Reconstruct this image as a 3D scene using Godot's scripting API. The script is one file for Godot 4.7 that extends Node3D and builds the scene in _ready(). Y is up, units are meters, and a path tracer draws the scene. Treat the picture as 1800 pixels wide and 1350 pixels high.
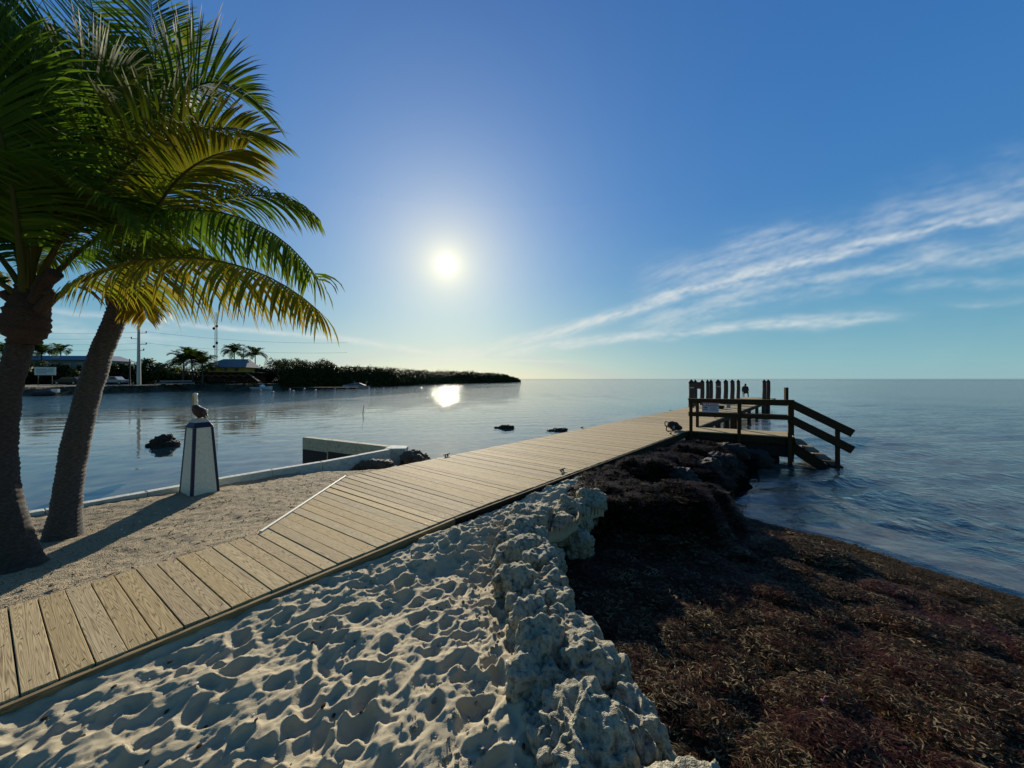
extends Node3D
# A sandy shore with a boardwalk, looking towards a low sun over the water.
# World: x to the right, y up, -z away from the viewer; the boardwalk's top is y = 0, the water lies at WATER.

const WATER := -0.8
const SUN_DIR := Vector3(-0.1705, 0.2993, -1.0)
var rng := RandomNumberGenerator.new()
var M := {}
var nz := {}

# ------------------------------------------------------------------ mesh helper
class MB:
	var v := PackedVector3Array()
	var n := PackedVector3Array()
	var u := PackedVector2Array()
	var c := PackedColorArray()
	var i := PackedInt32Array()
	var col := Color(1, 1, 1)
	func vert(p: Vector3, nn: Vector3, uv := Vector2.ZERO) -> int:
		v.append(p); n.append(nn); u.append(uv); c.append(col)
		return v.size() - 1
	func tri(a: int, b: int, d: int) -> void:      # turned so that it faces the way its normals point
		var f := (v[d] - v[a]).cross(v[b] - v[a])
		if f.dot(n[a] + n[b] + n[d]) < 0.0:
			i.append(a); i.append(d); i.append(b)
		else:
			i.append(a); i.append(b); i.append(d)
	func quad(a: int, b: int, d: int, e: int) -> void:
		tri(a, b, d); tri(a, d, e)
	func mesh(mat: Material, tints := false) -> ArrayMesh:
		var a := []
		a.resize(Mesh.ARRAY_MAX)
		a[Mesh.ARRAY_VERTEX] = v
		a[Mesh.ARRAY_NORMAL] = n
		a[Mesh.ARRAY_TEX_UV] = u
		if tints:
			a[Mesh.ARRAY_COLOR] = c
		a[Mesh.ARRAY_INDEX] = i
		var m := ArrayMesh.new()
		m.add_surface_from_arrays(Mesh.PRIMITIVE_TRIANGLES, a)
		m.surface_set_material(0, mat)
		return m
	# six-sided solid with chamfered edges from 8 corners, corner k = (x bit 0, y bit 1, z bit 2)
	func hexa(p: Array, bev := 0.004, uvs := Vector2(1, 1), uvo := Vector2.ZERO) -> void:
		var ids := {}
		var lx: float = (p[1] - p[0]).length() + 1e-6
		var ly: float = (p[2] - p[0]).length() + 1e-6
		var lz: float = (p[4] - p[0]).length() + 1e-6
		var b := [minf(0.45, bev / lx), minf(0.45, bev / ly), minf(0.45, bev / lz)]
		var ctr := Vector3.ZERO
		for k in 8:
			ctr += p[k] / 8.0
		for ax in 3:
			for sd in 2:
				var q := []
				for k in 8:
					if ((k >> ax) & 1) == sd:
						q.append(k)
				var nn: Vector3 = (p[q[1]] - p[q[0]]).cross(p[q[2]] - p[q[0]]).normalized()
				if nn.dot(p[q[0]] - ctr) < 0.0:
					nn = -nn
				for k in q:
					var t := [float(k & 1), float((k >> 1) & 1), float((k >> 2) & 1)]
					for o in 3:
						if o != ax:
							t[o] = b[o] if t[o] < 0.5 else 1.0 - b[o]
					var w: Vector3 = p[0].lerp(p[1], t[0]).lerp(p[2].lerp(p[3], t[0]), t[1]).lerp(p[4].lerp(p[5], t[0]).lerp(p[6].lerp(p[7], t[0]), t[1]), t[2])
					var uv := Vector2(t[0] * lx, t[2] * lz)
					if ax == 0:
						uv = Vector2(t[1] * ly, t[2] * lz)
					elif ax == 2:
						uv = Vector2(t[0] * lx, t[1] * ly)
					ids[[k, ax]] = vert(w, nn, uvo + uv * uvs)
				quad(ids[[q[0], ax]], ids[[q[1], ax]], ids[[q[3], ax]], ids[[q[2], ax]])
		for ax in 3:       # edges that run along ax join the two other faces
			var o1 := (ax + 1) % 3
			var o2 := (ax + 2) % 3
			for k in 8:
				if ((k >> ax) & 1) == 0:
					var k2 := k | (1 << ax)
					quad(ids[[k, o1]], ids[[k2, o1]], ids[[k2, o2]], ids[[k, o2]])
		for k in 8:
			tri(ids[[k, 0]], ids[[k, 1]], ids[[k, 2]])
	func box(ctr: Vector3, bs: Basis, size: Vector3, bev := 0.004, uvs := Vector2(1, 1), uvo := Vector2.ZERO) -> void:
		var p := []
		for k in 8:
			p.append(ctr + bs * (size * (Vector3(k & 1, (k >> 1) & 1, (k >> 2) & 1) - Vector3(0.5, 0.5, 0.5))))
		hexa(p, bev, uvs, uvo)
	# a bar from a to b, w wide (level) and h high
	func bar(a: Vector3, b: Vector3, w: float, h: float, bev := 0.004, uvs := Vector2(1, 1), uvo := Vector2.ZERO) -> void:
		var d := (b - a).normalized()
		var s := d.cross(Vector3.UP)
		if s.length() < 0.01:
			s = Vector3.RIGHT
		s = s.normalized()
		box((a + b) / 2.0, Basis(d, s.cross(d).normalized(), s), Vector3((b - a).length(), h, w), bev, uvs, uvo)
	# tube through pts with a radius each; closed ends
	func tube(pts: Array, rad: Array, sides := 8, caps := true, uvs := Vector2(1, 1)) -> void:
		var last := []
		var x := Vector3.RIGHT
		var along := 0.0
		for k in pts.size():
			var t: Vector3 = (pts[mini(k + 1, pts.size() - 1)] - pts[maxi(k - 1, 0)]).normalized()
			if absf(t.dot(x)) > 0.95:
				x = Vector3.FORWARD if absf(t.z) < 0.9 else Vector3.UP
			x = (x - t * t.dot(x)).normalized()
			var y := t.cross(x)
			if k > 0:
				along += (pts[k] - pts[k - 1]).length()
			var ring := []
			for s in sides + 1:
				var a := TAU * s / sides
				var d := x * cos(a) + y * sin(a)
				ring.append(vert(pts[k] + d * rad[k], d, Vector2(float(s) / sides * uvs.x, along * uvs.y)))
			if k > 0:
				for s in sides:
					quad(last[s], last[s + 1], ring[s + 1], ring[s])
			elif caps:
				cap(pts[0], -t, ring)
			if caps and k == pts.size() - 1:
				cap(pts[k], t, ring)
			last = ring
	func cap(at: Vector3, nn: Vector3, ring: Array) -> void:
		var m := vert(at, nn)
		var r := []
		for k in ring:
			r.append(vert(v[k], nn, u[k]))
		for k in r.size() - 1:
			tri(m, r[k], r[k + 1])
	# profile of (radius, height) turned round the y axis at o
	func lathe(prof: Array, o: Vector3, sides := 16, bs := Basis()) -> void:
		for k in prof.size() - 1:
			var a: Vector2 = prof[k]
			var b: Vector2 = prof[k + 1]
			var d := b - a
			var nr := Vector2(d.y, -d.x).normalized()
			var p := []
			for s in sides + 1:
				var t := TAU * s / sides
				var nn := bs * Vector3(cos(t) * nr.x, nr.y, sin(t) * nr.x)
				p.append(vert(o + bs * Vector3(cos(t) * a.x, a.y, sin(t) * a.x), nn, Vector2(float(s) / sides, a.y)))
				p.append(vert(o + bs * Vector3(cos(t) * b.x, b.y, sin(t) * b.x), nn, Vector2(float(s) / sides, b.y)))
			for s in sides:
				quad(p[2 * s], p[2 * s + 1], p[2 * s + 3], p[2 * s + 2])
	func ball(ctr: Vector3, r: Vector3, seg := 12, bs := Basis()) -> void:
		var rows := []
		for a in seg / 2 + 1:
			var row := []
			for b in seg + 1:
				var th := PI * a / (seg / 2)
				var ph := TAU * b / seg
				var d := Vector3(sin(th) * cos(ph), cos(th), sin(th) * sin(ph))
				row.append(vert(ctr + bs * (d * r), bs * (d / r).normalized(), Vector2(float(b) / seg, float(a) / seg)))
			rows.append(row)
		for a in seg / 2:
			for b in seg:
				quad(rows[a][b], rows[a][b + 1], rows[a + 1][b + 1], rows[a + 1][b])

# ------------------------------------------------------------------ small helpers
func W(x: float, y: float, z: float) -> Vector3:      # z = metres ahead
	return Vector3(x, y, -z)

func at(px: float, py: float, d: float) -> Vector3:   # a bearing taken from the viewpoint, d metres ahead
	return Vector3((px - 900.0) / 675.0 * d, 1.7 - (py - 667.0) / 675.0 * d, -d)

func lin(r: float, g: float, b: float) -> Color:      # linear base colour to the sRGB that albedo_color wants
	return Color(r, g, b).linear_to_srgb()

func tag(o, label := "", category := "", group := "", kind := ""):
	if label: o.set_meta("label", label)
	if category: o.set_meta("category", category)
	if group: o.set_meta("group", group)
	if kind: o.set_meta("kind", kind)
	return o

func thing(called: String, where: Vector3, label: String, category: String, group := "", turn := 0.0) -> Node3D:
	var o := Node3D.new()
	o.name = called
	o.position = where
	o.rotation.y = turn
	add_child(o, true)
	tag(o, label, category, group)
	return o

func put(called: String, mesh: Mesh, parent: Node3D = self, where := Vector3.ZERO) -> MeshInstance3D:
	var o := MeshInstance3D.new()
	o.name = called
	o.mesh = mesh
	o.position = where
	parent.add_child(o, true)
	return o

func part(called: String, b: MB, mat: Material, parent: Node3D = self, tints := false) -> MeshInstance3D:
	return put(called, b.mesh(mat, tints), parent)

func scatter(called: String, mesh: Mesh, xf: Array, cols: Array, parent: Node3D = self) -> MultiMeshInstance3D:
	var mm := MultiMesh.new()
	mm.transform_format = MultiMesh.TRANSFORM_3D
	mm.use_colors = cols.size() > 0
	mm.instance_count = xf.size()
	mm.mesh = mesh
	for k in xf.size():
		mm.set_instance_transform(k, xf[k])
		if cols.size() > 0:
			mm.set_instance_color(k, cols[k])
	var o := MultiMeshInstance3D.new()
	o.name = called
	o.multimesh = mm
	parent.add_child(o, true)
	return o

func noise(sd: int, freq: float, oct := 4, kind := FastNoiseLite.TYPE_SIMPLEX_SMOOTH, fr := FastNoiseLite.FRACTAL_FBM) -> FastNoiseLite:
	var f := FastNoiseLite.new()
	f.seed = sd
	f.frequency = freq
	f.noise_type = kind
	f.fractal_type = fr if oct > 1 else FastNoiseLite.FRACTAL_NONE
	f.fractal_octaves = oct
	return f

func ntex(f: FastNoiseLite, size := 512, ramp: Gradient = null, as_normal := false, strength := 8.0) -> NoiseTexture2D:
	var t := NoiseTexture2D.new()
	t.width = size
	t.height = size
	t.seamless = true
	t.noise = f
	if ramp:
		t.color_ramp = ramp
	t.as_normal_map = as_normal
	t.bump_strength = strength
	return t

func ramp(stops: Array) -> Gradient:
	var g := Gradient.new()
	var o := PackedFloat32Array()
	var c := PackedColorArray()
	for s in stops:
		o.append(s[0]); c.append(s[1])
	g.offsets = o
	g.colors = c
	return g

func mat(color: Color, rough := 0.8, metal := 0.0) -> StandardMaterial3D:
	var m := StandardMaterial3D.new()
	m.albedo_color = color
	m.roughness = rough
	m.metallic = metal
	return m

func rough_mat(color: Color, tex: Texture2D, bump: Texture2D, bump_cm: float, scale: float, rough := 0.9, world := true) -> StandardMaterial3D:
	var m := mat(color, rough)
	m.albedo_texture = tex
	if bump:
		m.heightmap_enabled = true
		m.heightmap_texture = bump
		m.heightmap_scale = bump_cm
	m.uv1_triplanar = true
	m.uv1_world_triplanar = world
	m.uv1_scale = Vector3(scale, scale, scale)
	return m

func ss(a: float, b: float, x: float) -> float:
	var t := clampf((x - a) / (b - a), 0.0, 1.0)
	return t * t * (3.0 - 2.0 * t)

func along(tab: Array, x: float) -> float:             # piecewise linear table of Vector2(x, value)
	if x <= tab[0].x:
		return tab[0].y
	for k in tab.size() - 1:
		if x <= tab[k + 1].x:
			return lerpf(tab[k].y, tab[k + 1].y, (x - tab[k].x) / (tab[k + 1].x - tab[k].x))
	return tab[tab.size() - 1].y

# a body as one surface: tapered capsules [a, ra, b, rb] joined by a smooth minimum and meshed as surface nets
func body(bones: Array, cell: float, k := 0.03) -> MB:
	var lo := Vector3(1e9, 1e9, 1e9)
	var hi := -lo
	for b in bones:
		var r: float = maxf(b[1], b[3]) + k + cell * 2.0
		lo = lo.min(b[0] - Vector3(r, r, r)).min(b[2] - Vector3(r, r, r))
		hi = hi.max(b[0] + Vector3(r, r, r)).max(b[2] + Vector3(r, r, r))
	var nx := int((hi.x - lo.x) / cell) + 2
	var ny := int((hi.y - lo.y) / cell) + 2
	var nzz := int((hi.z - lo.z) / cell) + 2
	var f := PackedFloat32Array()
	f.resize(nx * ny * nzz)
	f.fill(10.0)
	for b in bones:
		var a: Vector3 = b[0]
		var ra: float = b[1]
		var ab: Vector3 = b[2] - b[0]
		var rb: float = b[3]
		var ll := maxf(ab.length_squared(), 1e-8)
		var r := maxf(ra, rb) + k + cell * 2.0
		var l0: Vector3 = (a.min(b[2]) - Vector3(r, r, r) - lo) / cell
		var h0: Vector3 = (a.max(b[2]) + Vector3(r, r, r) - lo) / cell
		for z in range(maxi(0, int(l0.z)), mini(nzz, int(h0.z) + 1)):
			for y in range(maxi(0, int(l0.y)), mini(ny, int(h0.y) + 1)):
				for x in range(maxi(0, int(l0.x)), mini(nx, int(h0.x) + 1)):
					var p := lo + Vector3(x, y, z) * cell - a
					var t := clampf(p.dot(ab) / ll, 0.0, 1.0)
					var d := (p - ab * t).length() - lerpf(ra, rb, t)
					var id := (z * ny + y) * nx + x
					var e := f[id]
					var hh := clampf(0.5 + 0.5 * (e - d) / k, 0.0, 1.0)
					f[id] = lerpf(e, d, hh) - k * hh * (1.0 - hh)
	var m := MB.new()
	var cellv := {}
	var sx := 1
	var sy := nx
	var sz := nx * ny
	for z in nzz - 1:
		for y in ny - 1:
			for x in nx - 1:
				var id := (z * ny + y) * nx + x
				var neg := 0
				for c8 in 8:
					if f[id + (c8 & 1) * sx + ((c8 >> 1) & 1) * sy + ((c8 >> 2) & 1) * sz] < 0.0:
						neg += 1
				if neg == 0 or neg == 8:
					continue
				var sum := Vector3.ZERO
				var cnt := 0
				for ax in 3:
					for c4 in 4:
						var o := [0, 0, 0]
						o[(ax + 1) % 3] = c4 & 1
						o[(ax + 2) % 3] = (c4 >> 1) & 1
						var i0: int = id + o[0] * sx + o[1] * sy + o[2] * sz
						var i1: int = i0 + [sx, sy, sz][ax]
						var f0 := f[i0]
						var f1 := f[i1]
						if (f0 < 0.0) != (f1 < 0.0):
							var q := Vector3(o[0], o[1], o[2])
							q[ax] += f0 / (f0 - f1)
							sum += q
							cnt += 1
				var g := Vector3(f[id + sx] - f[id], f[id + sy] - f[id], f[id + sz] - f[id])
				g += Vector3(f[id + sx + sy + sz] - f[id + sy + sz], f[id + sx + sy + sz] - f[id + sx + sz], f[id + sx + sy + sz] - f[id + sx + sy])
				cellv[id] = m.vert(lo + (Vector3(x, y, z) + sum / cnt) * cell, g.normalized())
	for id in cellv:
		var st := [sx, sy, sz]
		for ax in 3:
			var i1: int = id + st[ax]
			if (f[id] < 0.0) == (f[i1] < 0.0):
				continue
			var a: int = st[(ax + 1) % 3]
			var b: int = st[(ax + 2) % 3]
			if cellv.has(id - a) and cellv.has(id - b) and cellv.has(id - a - b):
				m.quad(cellv[id], cellv[id - a], cellv[id - a - b], cellv[id - b])
	return m

# a weathered stone: a cube-sphere pushed about by noise, pitted like old coral limestone
func stone(r: Vector3, sd: int, n := 20, pits := 1.0) -> MB:
	var m := MB.new()
	var off := Vector3(sd * 7.31, sd * 3.17, sd * 5.73)
	var big: FastNoiseLite = nz.big
	var mid: FastNoiseLite = nz.mid
	var pit: FastNoiseLite = nz.pit
	var ids := {}
	for face in 6:
		var ax := face % 3
		var sg := 1.0 if face < 3 else -1.0
		for a in n + 1:
			for b in n + 1:
				var q := Vector3.ZERO
				q[ax] = sg
				q[(ax + 1) % 3] = tan((2.0 * a / n - 1.0) * PI / 4.0)
				q[(ax + 2) % 3] = tan((2.0 * b / n - 1.0) * PI / 4.0)
				var key := Vector3i((q * 1000.0).round())
				if ids.has(key):
					continue
				var d := q.normalized()
				# squarish rather than round
				var box := d / pow(pow(absf(d.x), 4.0) + pow(absf(d.y), 4.0) + pow(absf(d.z), 4.0), 0.25)
				var p := d.lerp(box, 0.85) * r
				var w := p + off
				var h := big.get_noise_3dv(w * Vector3(1, 1.5, 1)) * 0.12 + (0.22 - absf(mid.get_noise_3dv(w))) * 0.10 + (0.2 - absf(nz.grain.get_noise_3dv(w * 0.8))) * 0.035
				var c := pit.get_noise_3dv(w)
				h -= pits * 0.030 * ss(-0.72, -0.98, c)
				h += pits * 0.011 * nz.fine.get_noise_3dv(w) * ss(-0.25, 0.35, mid.get_noise_3dv(w * 0.6))
				ids[key] = m.vert(p + d * h * minf(1.0, r.length() / 0.4), d)
		for a in n:
			for b in n:
				var k := []
				for cc in [[0, 0], [1, 0], [1, 1], [0, 1]]:
					var q := Vector3.ZERO
					q[ax] = sg
					q[(ax + 1) % 3] = tan((2.0 * (a + cc[0]) / n - 1.0) * PI / 4.0)
					q[(ax + 2) % 3] = tan((2.0 * (b + cc[1]) / n - 1.0) * PI / 4.0)
					k.append(ids[Vector3i((q * 1000.0).round())])
				m.quad(k[0], k[1], k[2], k[3])
	smooth(m)
	return m

func smooth(m: MB) -> void:                            # vertex normals from the faces
	var nn := PackedVector3Array()
	nn.resize(m.v.size())
	for k in range(0, m.i.size(), 3):
		var a := m.i[k]
		var b := m.i[k + 1]
		var c := m.i[k + 2]
		var f := (m.v[c] - m.v[a]).cross(m.v[b] - m.v[a])
		nn[a] += f
		nn[b] += f
		nn[c] += f
	for k in nn.size():
		m.n[k] = nn[k].normalized()

# a height field over x0..x1, z0..z1 (metres ahead); keep tells which cells are built
func field(x0: float, z0: float, step: float, nx: int, nzn: int, h: PackedFloat32Array, keep: PackedByteArray, uvs := 1.0) -> MB:
	var m := MB.new()
	m.v.resize(nx * nzn); m.n.resize(nx * nzn); m.u.resize(nx * nzn)
	for b in nzn:
		for a in nx:
			var id := b * nx + a
			m.v[id] = Vector3(x0 + a * step, h[id], -(z0 + b * step))
			m.u[id] = Vector2(x0 + a * step, z0 + b * step) * uvs
			var l := h[id - 1] if a > 0 else h[id]
			var r := h[id + 1] if a < nx - 1 else h[id]
			var d := h[id - nx] if b > 0 else h[id]
			var f := h[id + nx] if b < nzn - 1 else h[id]
			m.n[id] = Vector3(l - r, 2.0 * step, f - d).normalized()
	for b in nzn - 1:
		for a in nx - 1:
			var id := b * nx + a
			if keep[id] == 0:
				continue
			m.i.append_array(PackedInt32Array([id, id + nx, id + nx + 1, id, id + nx + 1, id + 1]))
	return m

# ------------------------------------------------------------------ the boardwalk's course
const PITCH := 0.139
func walk_dir(s: float) -> float:
	return deg_to_rad(35.6 + 3.7 * ss(2.2, 4.2, s))

func walk_table() -> Array:                            # right edge, one entry a plank, from s = -3.2
	var out := []
	var p := Vector2(-2.66, 2.08)
	var s := 0.0
	while s > -4.2:
		p -= Vector2(sin(walk_dir(s)), cos(walk_dir(s))) * PITCH
		s -= PITCH
	while s < 42.4:
		out.append([s, p])
		p += Vector2(sin(walk_dir(s)), cos(walk_dir(s))) * PITCH
		s += PITCH
	return out

func walk_width(s: float) -> float:
	if s < 1.72:
		return 1.37
	return lerpf(1.37, 2.93, clampf((s - 1.72) / 1.75, 0.0, 1.0))

var walk := []
func walk_side(x: float, z: float) -> float:           # metres to the right of the boardwalk's right edge (negative: to its left)
	var best := 1e9
	var side := 0.0
	for k in range(0, walk.size() - 1, 6):
		var p: Vector2 = walk[k][1]
		var d := Vector2(x, z).distance_squared_to(p)
		if d < best:
			best = d
			var a := walk_dir(walk[k][0])
			side = (x - p.x) * cos(a) - (z - p.y) * sin(a)
	return side

# ------------------------------------------------------------------ sky
func sky_texture() -> ImageTexture:
	var w := 2048
	var hh := 512
	var px := PackedFloat32Array()
	px.resize(w * hh * 4)
	# clear air by elevation (degrees): deep blue overhead, pale and slightly green at the horizon
	var els := [0.0, 2.0, 5.0, 9.0, 14.0, 22.0, 33.0, 48.0, 90.0]
	var air := [Vector3(.37, .59, .63), Vector3(.315, .59, .65), Vector3(.23, .51, .65), Vector3(.148, .42, .65), Vector3(.098, .328, .635), Vector3(.064, .252, .605), Vector3(.047, .205, .55), Vector3(.036, .157, .465), Vector3(.018, .085, .29)]
	var sun := SUN_DIR.normalized()
	var saz := atan2(sun.x, -sun.z)
	var streak := noise(11, 1.0, 5)
	var fibre := noise(12, 1.0, 4)
	# cirrus bands: centre line (tangent of the bearing, height), half thickness, strength
	var bands := [
		[[Vector2(-.30, .035), Vector2(-.10, .058), Vector2(.148, .122), Vector2(.37, .200), Vector2(.593, .262), Vector2(.889, .344), Vector2(1.185, .420), Vector2(1.5, .50), Vector2(4, 1.1)], .014, .027, .85],
		[[Vector2(.30, .20), Vector2(.444, .262), Vector2(.667, .318), Vector2(.889, .385), Vector2(1.33, .485), Vector2(4, 1.2)], .036, .055, .40],
		[[Vector2(-.05, .06), Vector2(.148, .088), Vector2(.37, .118), Vector2(.593, .138), Vector2(.815, .150), Vector2(1.1, .165)], .013, .021, .70],
		[[Vector2(.25, .13), Vector2(.444, .185), Vector2(.889, .262), Vector2(1.33, .345), Vector2(4, .9)], .030, .048, .46],
		[[Vector2(.65, .155), Vector2(.889, .168), Vector2(1.06, .170)], .006, .010, .42],
		[[Vector2(.95, .235), Vector2(1.2, .25), Vector2(1.45, .27)], .008, .014, .28],
		[[Vector2(1.14, .198), Vector2(1.245, .200), Vector2(1.36, .203)], .006, .009, .42],
		[[Vector2(-1.4, .20), Vector2(-.70, .124), Vector2(-.444, .104), Vector2(-.296, .078), Vector2(-.12, .052)], .008, .009, .62],
		[[Vector2(-.25, .050), Vector2(-.14, .052), Vector2(.0, .048), Vector2(.2, .044)], .003, .0035, .55],
		[[Vector2(-4, .30), Vector2(-1.3, .13), Vector2(-1.0, .10), Vector2(-.8, .08)], .035, .02, .38],
	]
	var spread := [[-.28, 4.0], [.34, 2.4], [-.05, 1.0], [.3, 2.4], [.66, 1.04], [.98, 1.42], [1.15, 1.33], [-1.3, -.13], [-.22, .16], [-4.0, -.8]]
	var cosel := PackedFloat32Array()
	for x in w:
		var az := wrapf((float(x) + 0.5) / w * TAU, -PI, PI)
		var ca := cos(az)
		var sa := sin(az)
		var ahead := ca > 0.2
		var tx := sa / maxf(ca, 0.2)
		var mid := PackedFloat32Array()
		var thick := PackedFloat32Array()
		var str := PackedFloat32Array()
		for bd in bands.size():
			var q: Array = bands[bd]
			mid.append(along(q[0], tx))
			var t := clampf((tx + 0.1) / 1.4, 0.0, 1.0)
			thick.append(lerpf(q[1], q[2], t))
			var e: Array = spread[bd]
			var fade := ss(e[0] - 0.06, e[0] + 0.12, tx) * (1.0 - ss(e[1] - 0.15, e[1] + 0.08, tx))
			str.append(q[3] * fade)
		for y in hh:
			var el := PI / 2.0 - (float(y) + 0.5) / (2.0 * hh) * PI
			var deg := rad_to_deg(el)
			var k := 0
			while k < 7 and deg > els[k + 1]:
				k += 1
			var f := clampf((deg - els[k]) / (els[k + 1] - els[k]), 0.0, 1.0)
			var c: Vector3 = air[k].lerp(air[k + 1], f)
			var ce := cos(el)
			var cg := clampf(sa * ce * sun.x + sin(el) * sun.y - ca * ce * sun.z, -1.0, 1.0)
			var g := rad_to_deg(acos(cg))
			c *= 0.77 + 0.27 * exp(-g / 34.0)
			c = Vector3(c.x * (1.0 + 0.20 * ss(70, 125, g)), c.y, c.z * (1.0 - 0.26 * ss(70, 125, g)))   # unseen sky away from the sun: blue cut so shade turns less blue
			var daz := absf(wrapf(az - saz, -PI, PI))
			if daz < 1.6 and deg < 24.0:                    # warm dusty air low under the sun
				c = c * (1.0 - 0.35 * exp(-deg / 5.0) * exp(-pow(daz / 0.5, 2.0))) + Vector3(.64, .44, .16) * exp(-deg / 6.0) * exp(-pow(daz / 0.45, 2.0))
			if g < 60.0:
				c = c * (1.0 - 0.75 * exp(-g / 6.0)) + Vector3(.76, .69, .44) * exp(-g / 7.5) + Vector3(.22, .215, .18) * exp(-g / 14.0)
				c += Vector3(2.4, 2.3, 2.0) * (1.0 - ss(0.75, 1.5, g)) + Vector3(.22, .20, .15) * exp(-pow(g / 2.6, 2.0))
			if ahead and deg < 52.0:
				var ty := tan(el) / ca
				var cov := 0.0
				for bd in bands.size():
					if str[bd] < 0.01:
						continue
					var wob: float = streak.get_noise_2d(tx * 2.2 + bd * 9.0, ty * 5.0) * thick[bd] * 1.5
					var d: float = (ty - mid[bd] + wob) / thick[bd]
					if absf(d) > 2.6:
						continue
					# a crisp lower edge, a feathered upper one
					var prof := exp(-d * d * (0.8 if d > 0.0 else 2.0))
					var tex := 0.55 + 0.85 * streak.get_noise_2d(tx * 5.0 + bd * 31.0, (ty - mid[bd]) * 42.0) + 0.5 * fibre.get_noise_2d(tx * 22.0, (ty - mid[bd] - tx * 0.06) * 120.0)
					cov = maxf(cov, str[bd] * prof * clampf(tex + 0.18, 0.0, 1.2))
				cov += 0.05 * maxf(0.0, fibre.get_noise_2d(tx * 3.0, ty * 9.0)) * ss(0.6, 0.1, ty)
				if cov > 0.002:
					var white := Vector3(.74, .79, .80).lerp(Vector3(1.0, .90, .66), exp(-g / 13.0))
					c = c.lerp(white, minf(cov, 0.85) * 0.86)
			var o := (y * w + x) * 4
			px[o] = c.x
			px[o + 1] = c.y
			px[o + 2] = c.z
			px[o + 3] = 1.0
	var top := Image.create_from_data(w, hh, false, Image.FORMAT_RGBAF, px.to_byte_array())
	var im := Image.create(w, hh * 2, false, Image.FORMAT_RGBAF)
	im.fill(Color(.10, .17, .22))
	im.blit_rect(top, Rect2i(0, 0, w, hh), Vector2i.ZERO)
	return ImageTexture.create_from_image(im)

func _ready() -> void:
	rng.seed = 7
	# camera: an ultra-wide view, level, the lens shifted a little down
	var cam := Camera3D.new()
	cam.name = "camera"
	add_child(cam)
	cam.position = Vector3(0, 1.7, 0)
	cam.keep_aspect = Camera3D.KEEP_HEIGHT
	cam.set_frustum(0.1, Vector2(0, -0.05 * 8.0 / 675.0), 0.05, 40000.0)
	cam.current = true
	var env := Environment.new()
	env.background_mode = Environment.BG_SKY
	var sky := Sky.new()
	var pano := PanoramaSkyMaterial.new()
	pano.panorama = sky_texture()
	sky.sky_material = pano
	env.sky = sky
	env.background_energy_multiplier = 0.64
	env.tonemap_mode = Environment.TONE_MAPPER_LINEAR
	env.tonemap_exposure = 1.55
	env.sdfgi_enabled = true
	env.ssao_enabled = true
	env.ssil_enabled = true
	var we := WorldEnvironment.new()
	we.name = "environment"
	we.environment = env
	add_child(we)
	var sun := DirectionalLight3D.new()
	sun.name = "sun"
	sun.light_energy = 1.6
	sun.light_color = Color(1.0, 0.955, 0.87)
	sun.light_angular_distance = 0.5
	sun.shadow_enabled = true
	add_child(sun)
	sun.look_at_from_position(SUN_DIR.normalized() * 50.0, Vector3.ZERO, Vector3.UP)

	walk = walk_table()
	nz = {"big": noise(21, 2.2, 3), "mid": noise(22, 4.2, 3), "pit": noise(23, 7.0, 1, FastNoiseLite.TYPE_CELLULAR), "fine": noise(24, 24.0, 3), "land": noise(25, 0.6, 4), "lump": noise(26, 2.6, 4), "grain": noise(27, 9.0, 3)}
	nz.pit.cellular_return_type = FastNoiseLite.RETURN_DISTANCE
	materials()
	build_water()
	build_land()
	build_sand()
	build_beach()
	build_far_shore()
	build_boardwalk()
	build_platform()
	build_seawall()
	build_rock_wall()
	build_palms()
	build_dock_things()
	build_pedestal()
	build_loose_rocks()
	build_far_things()

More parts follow.
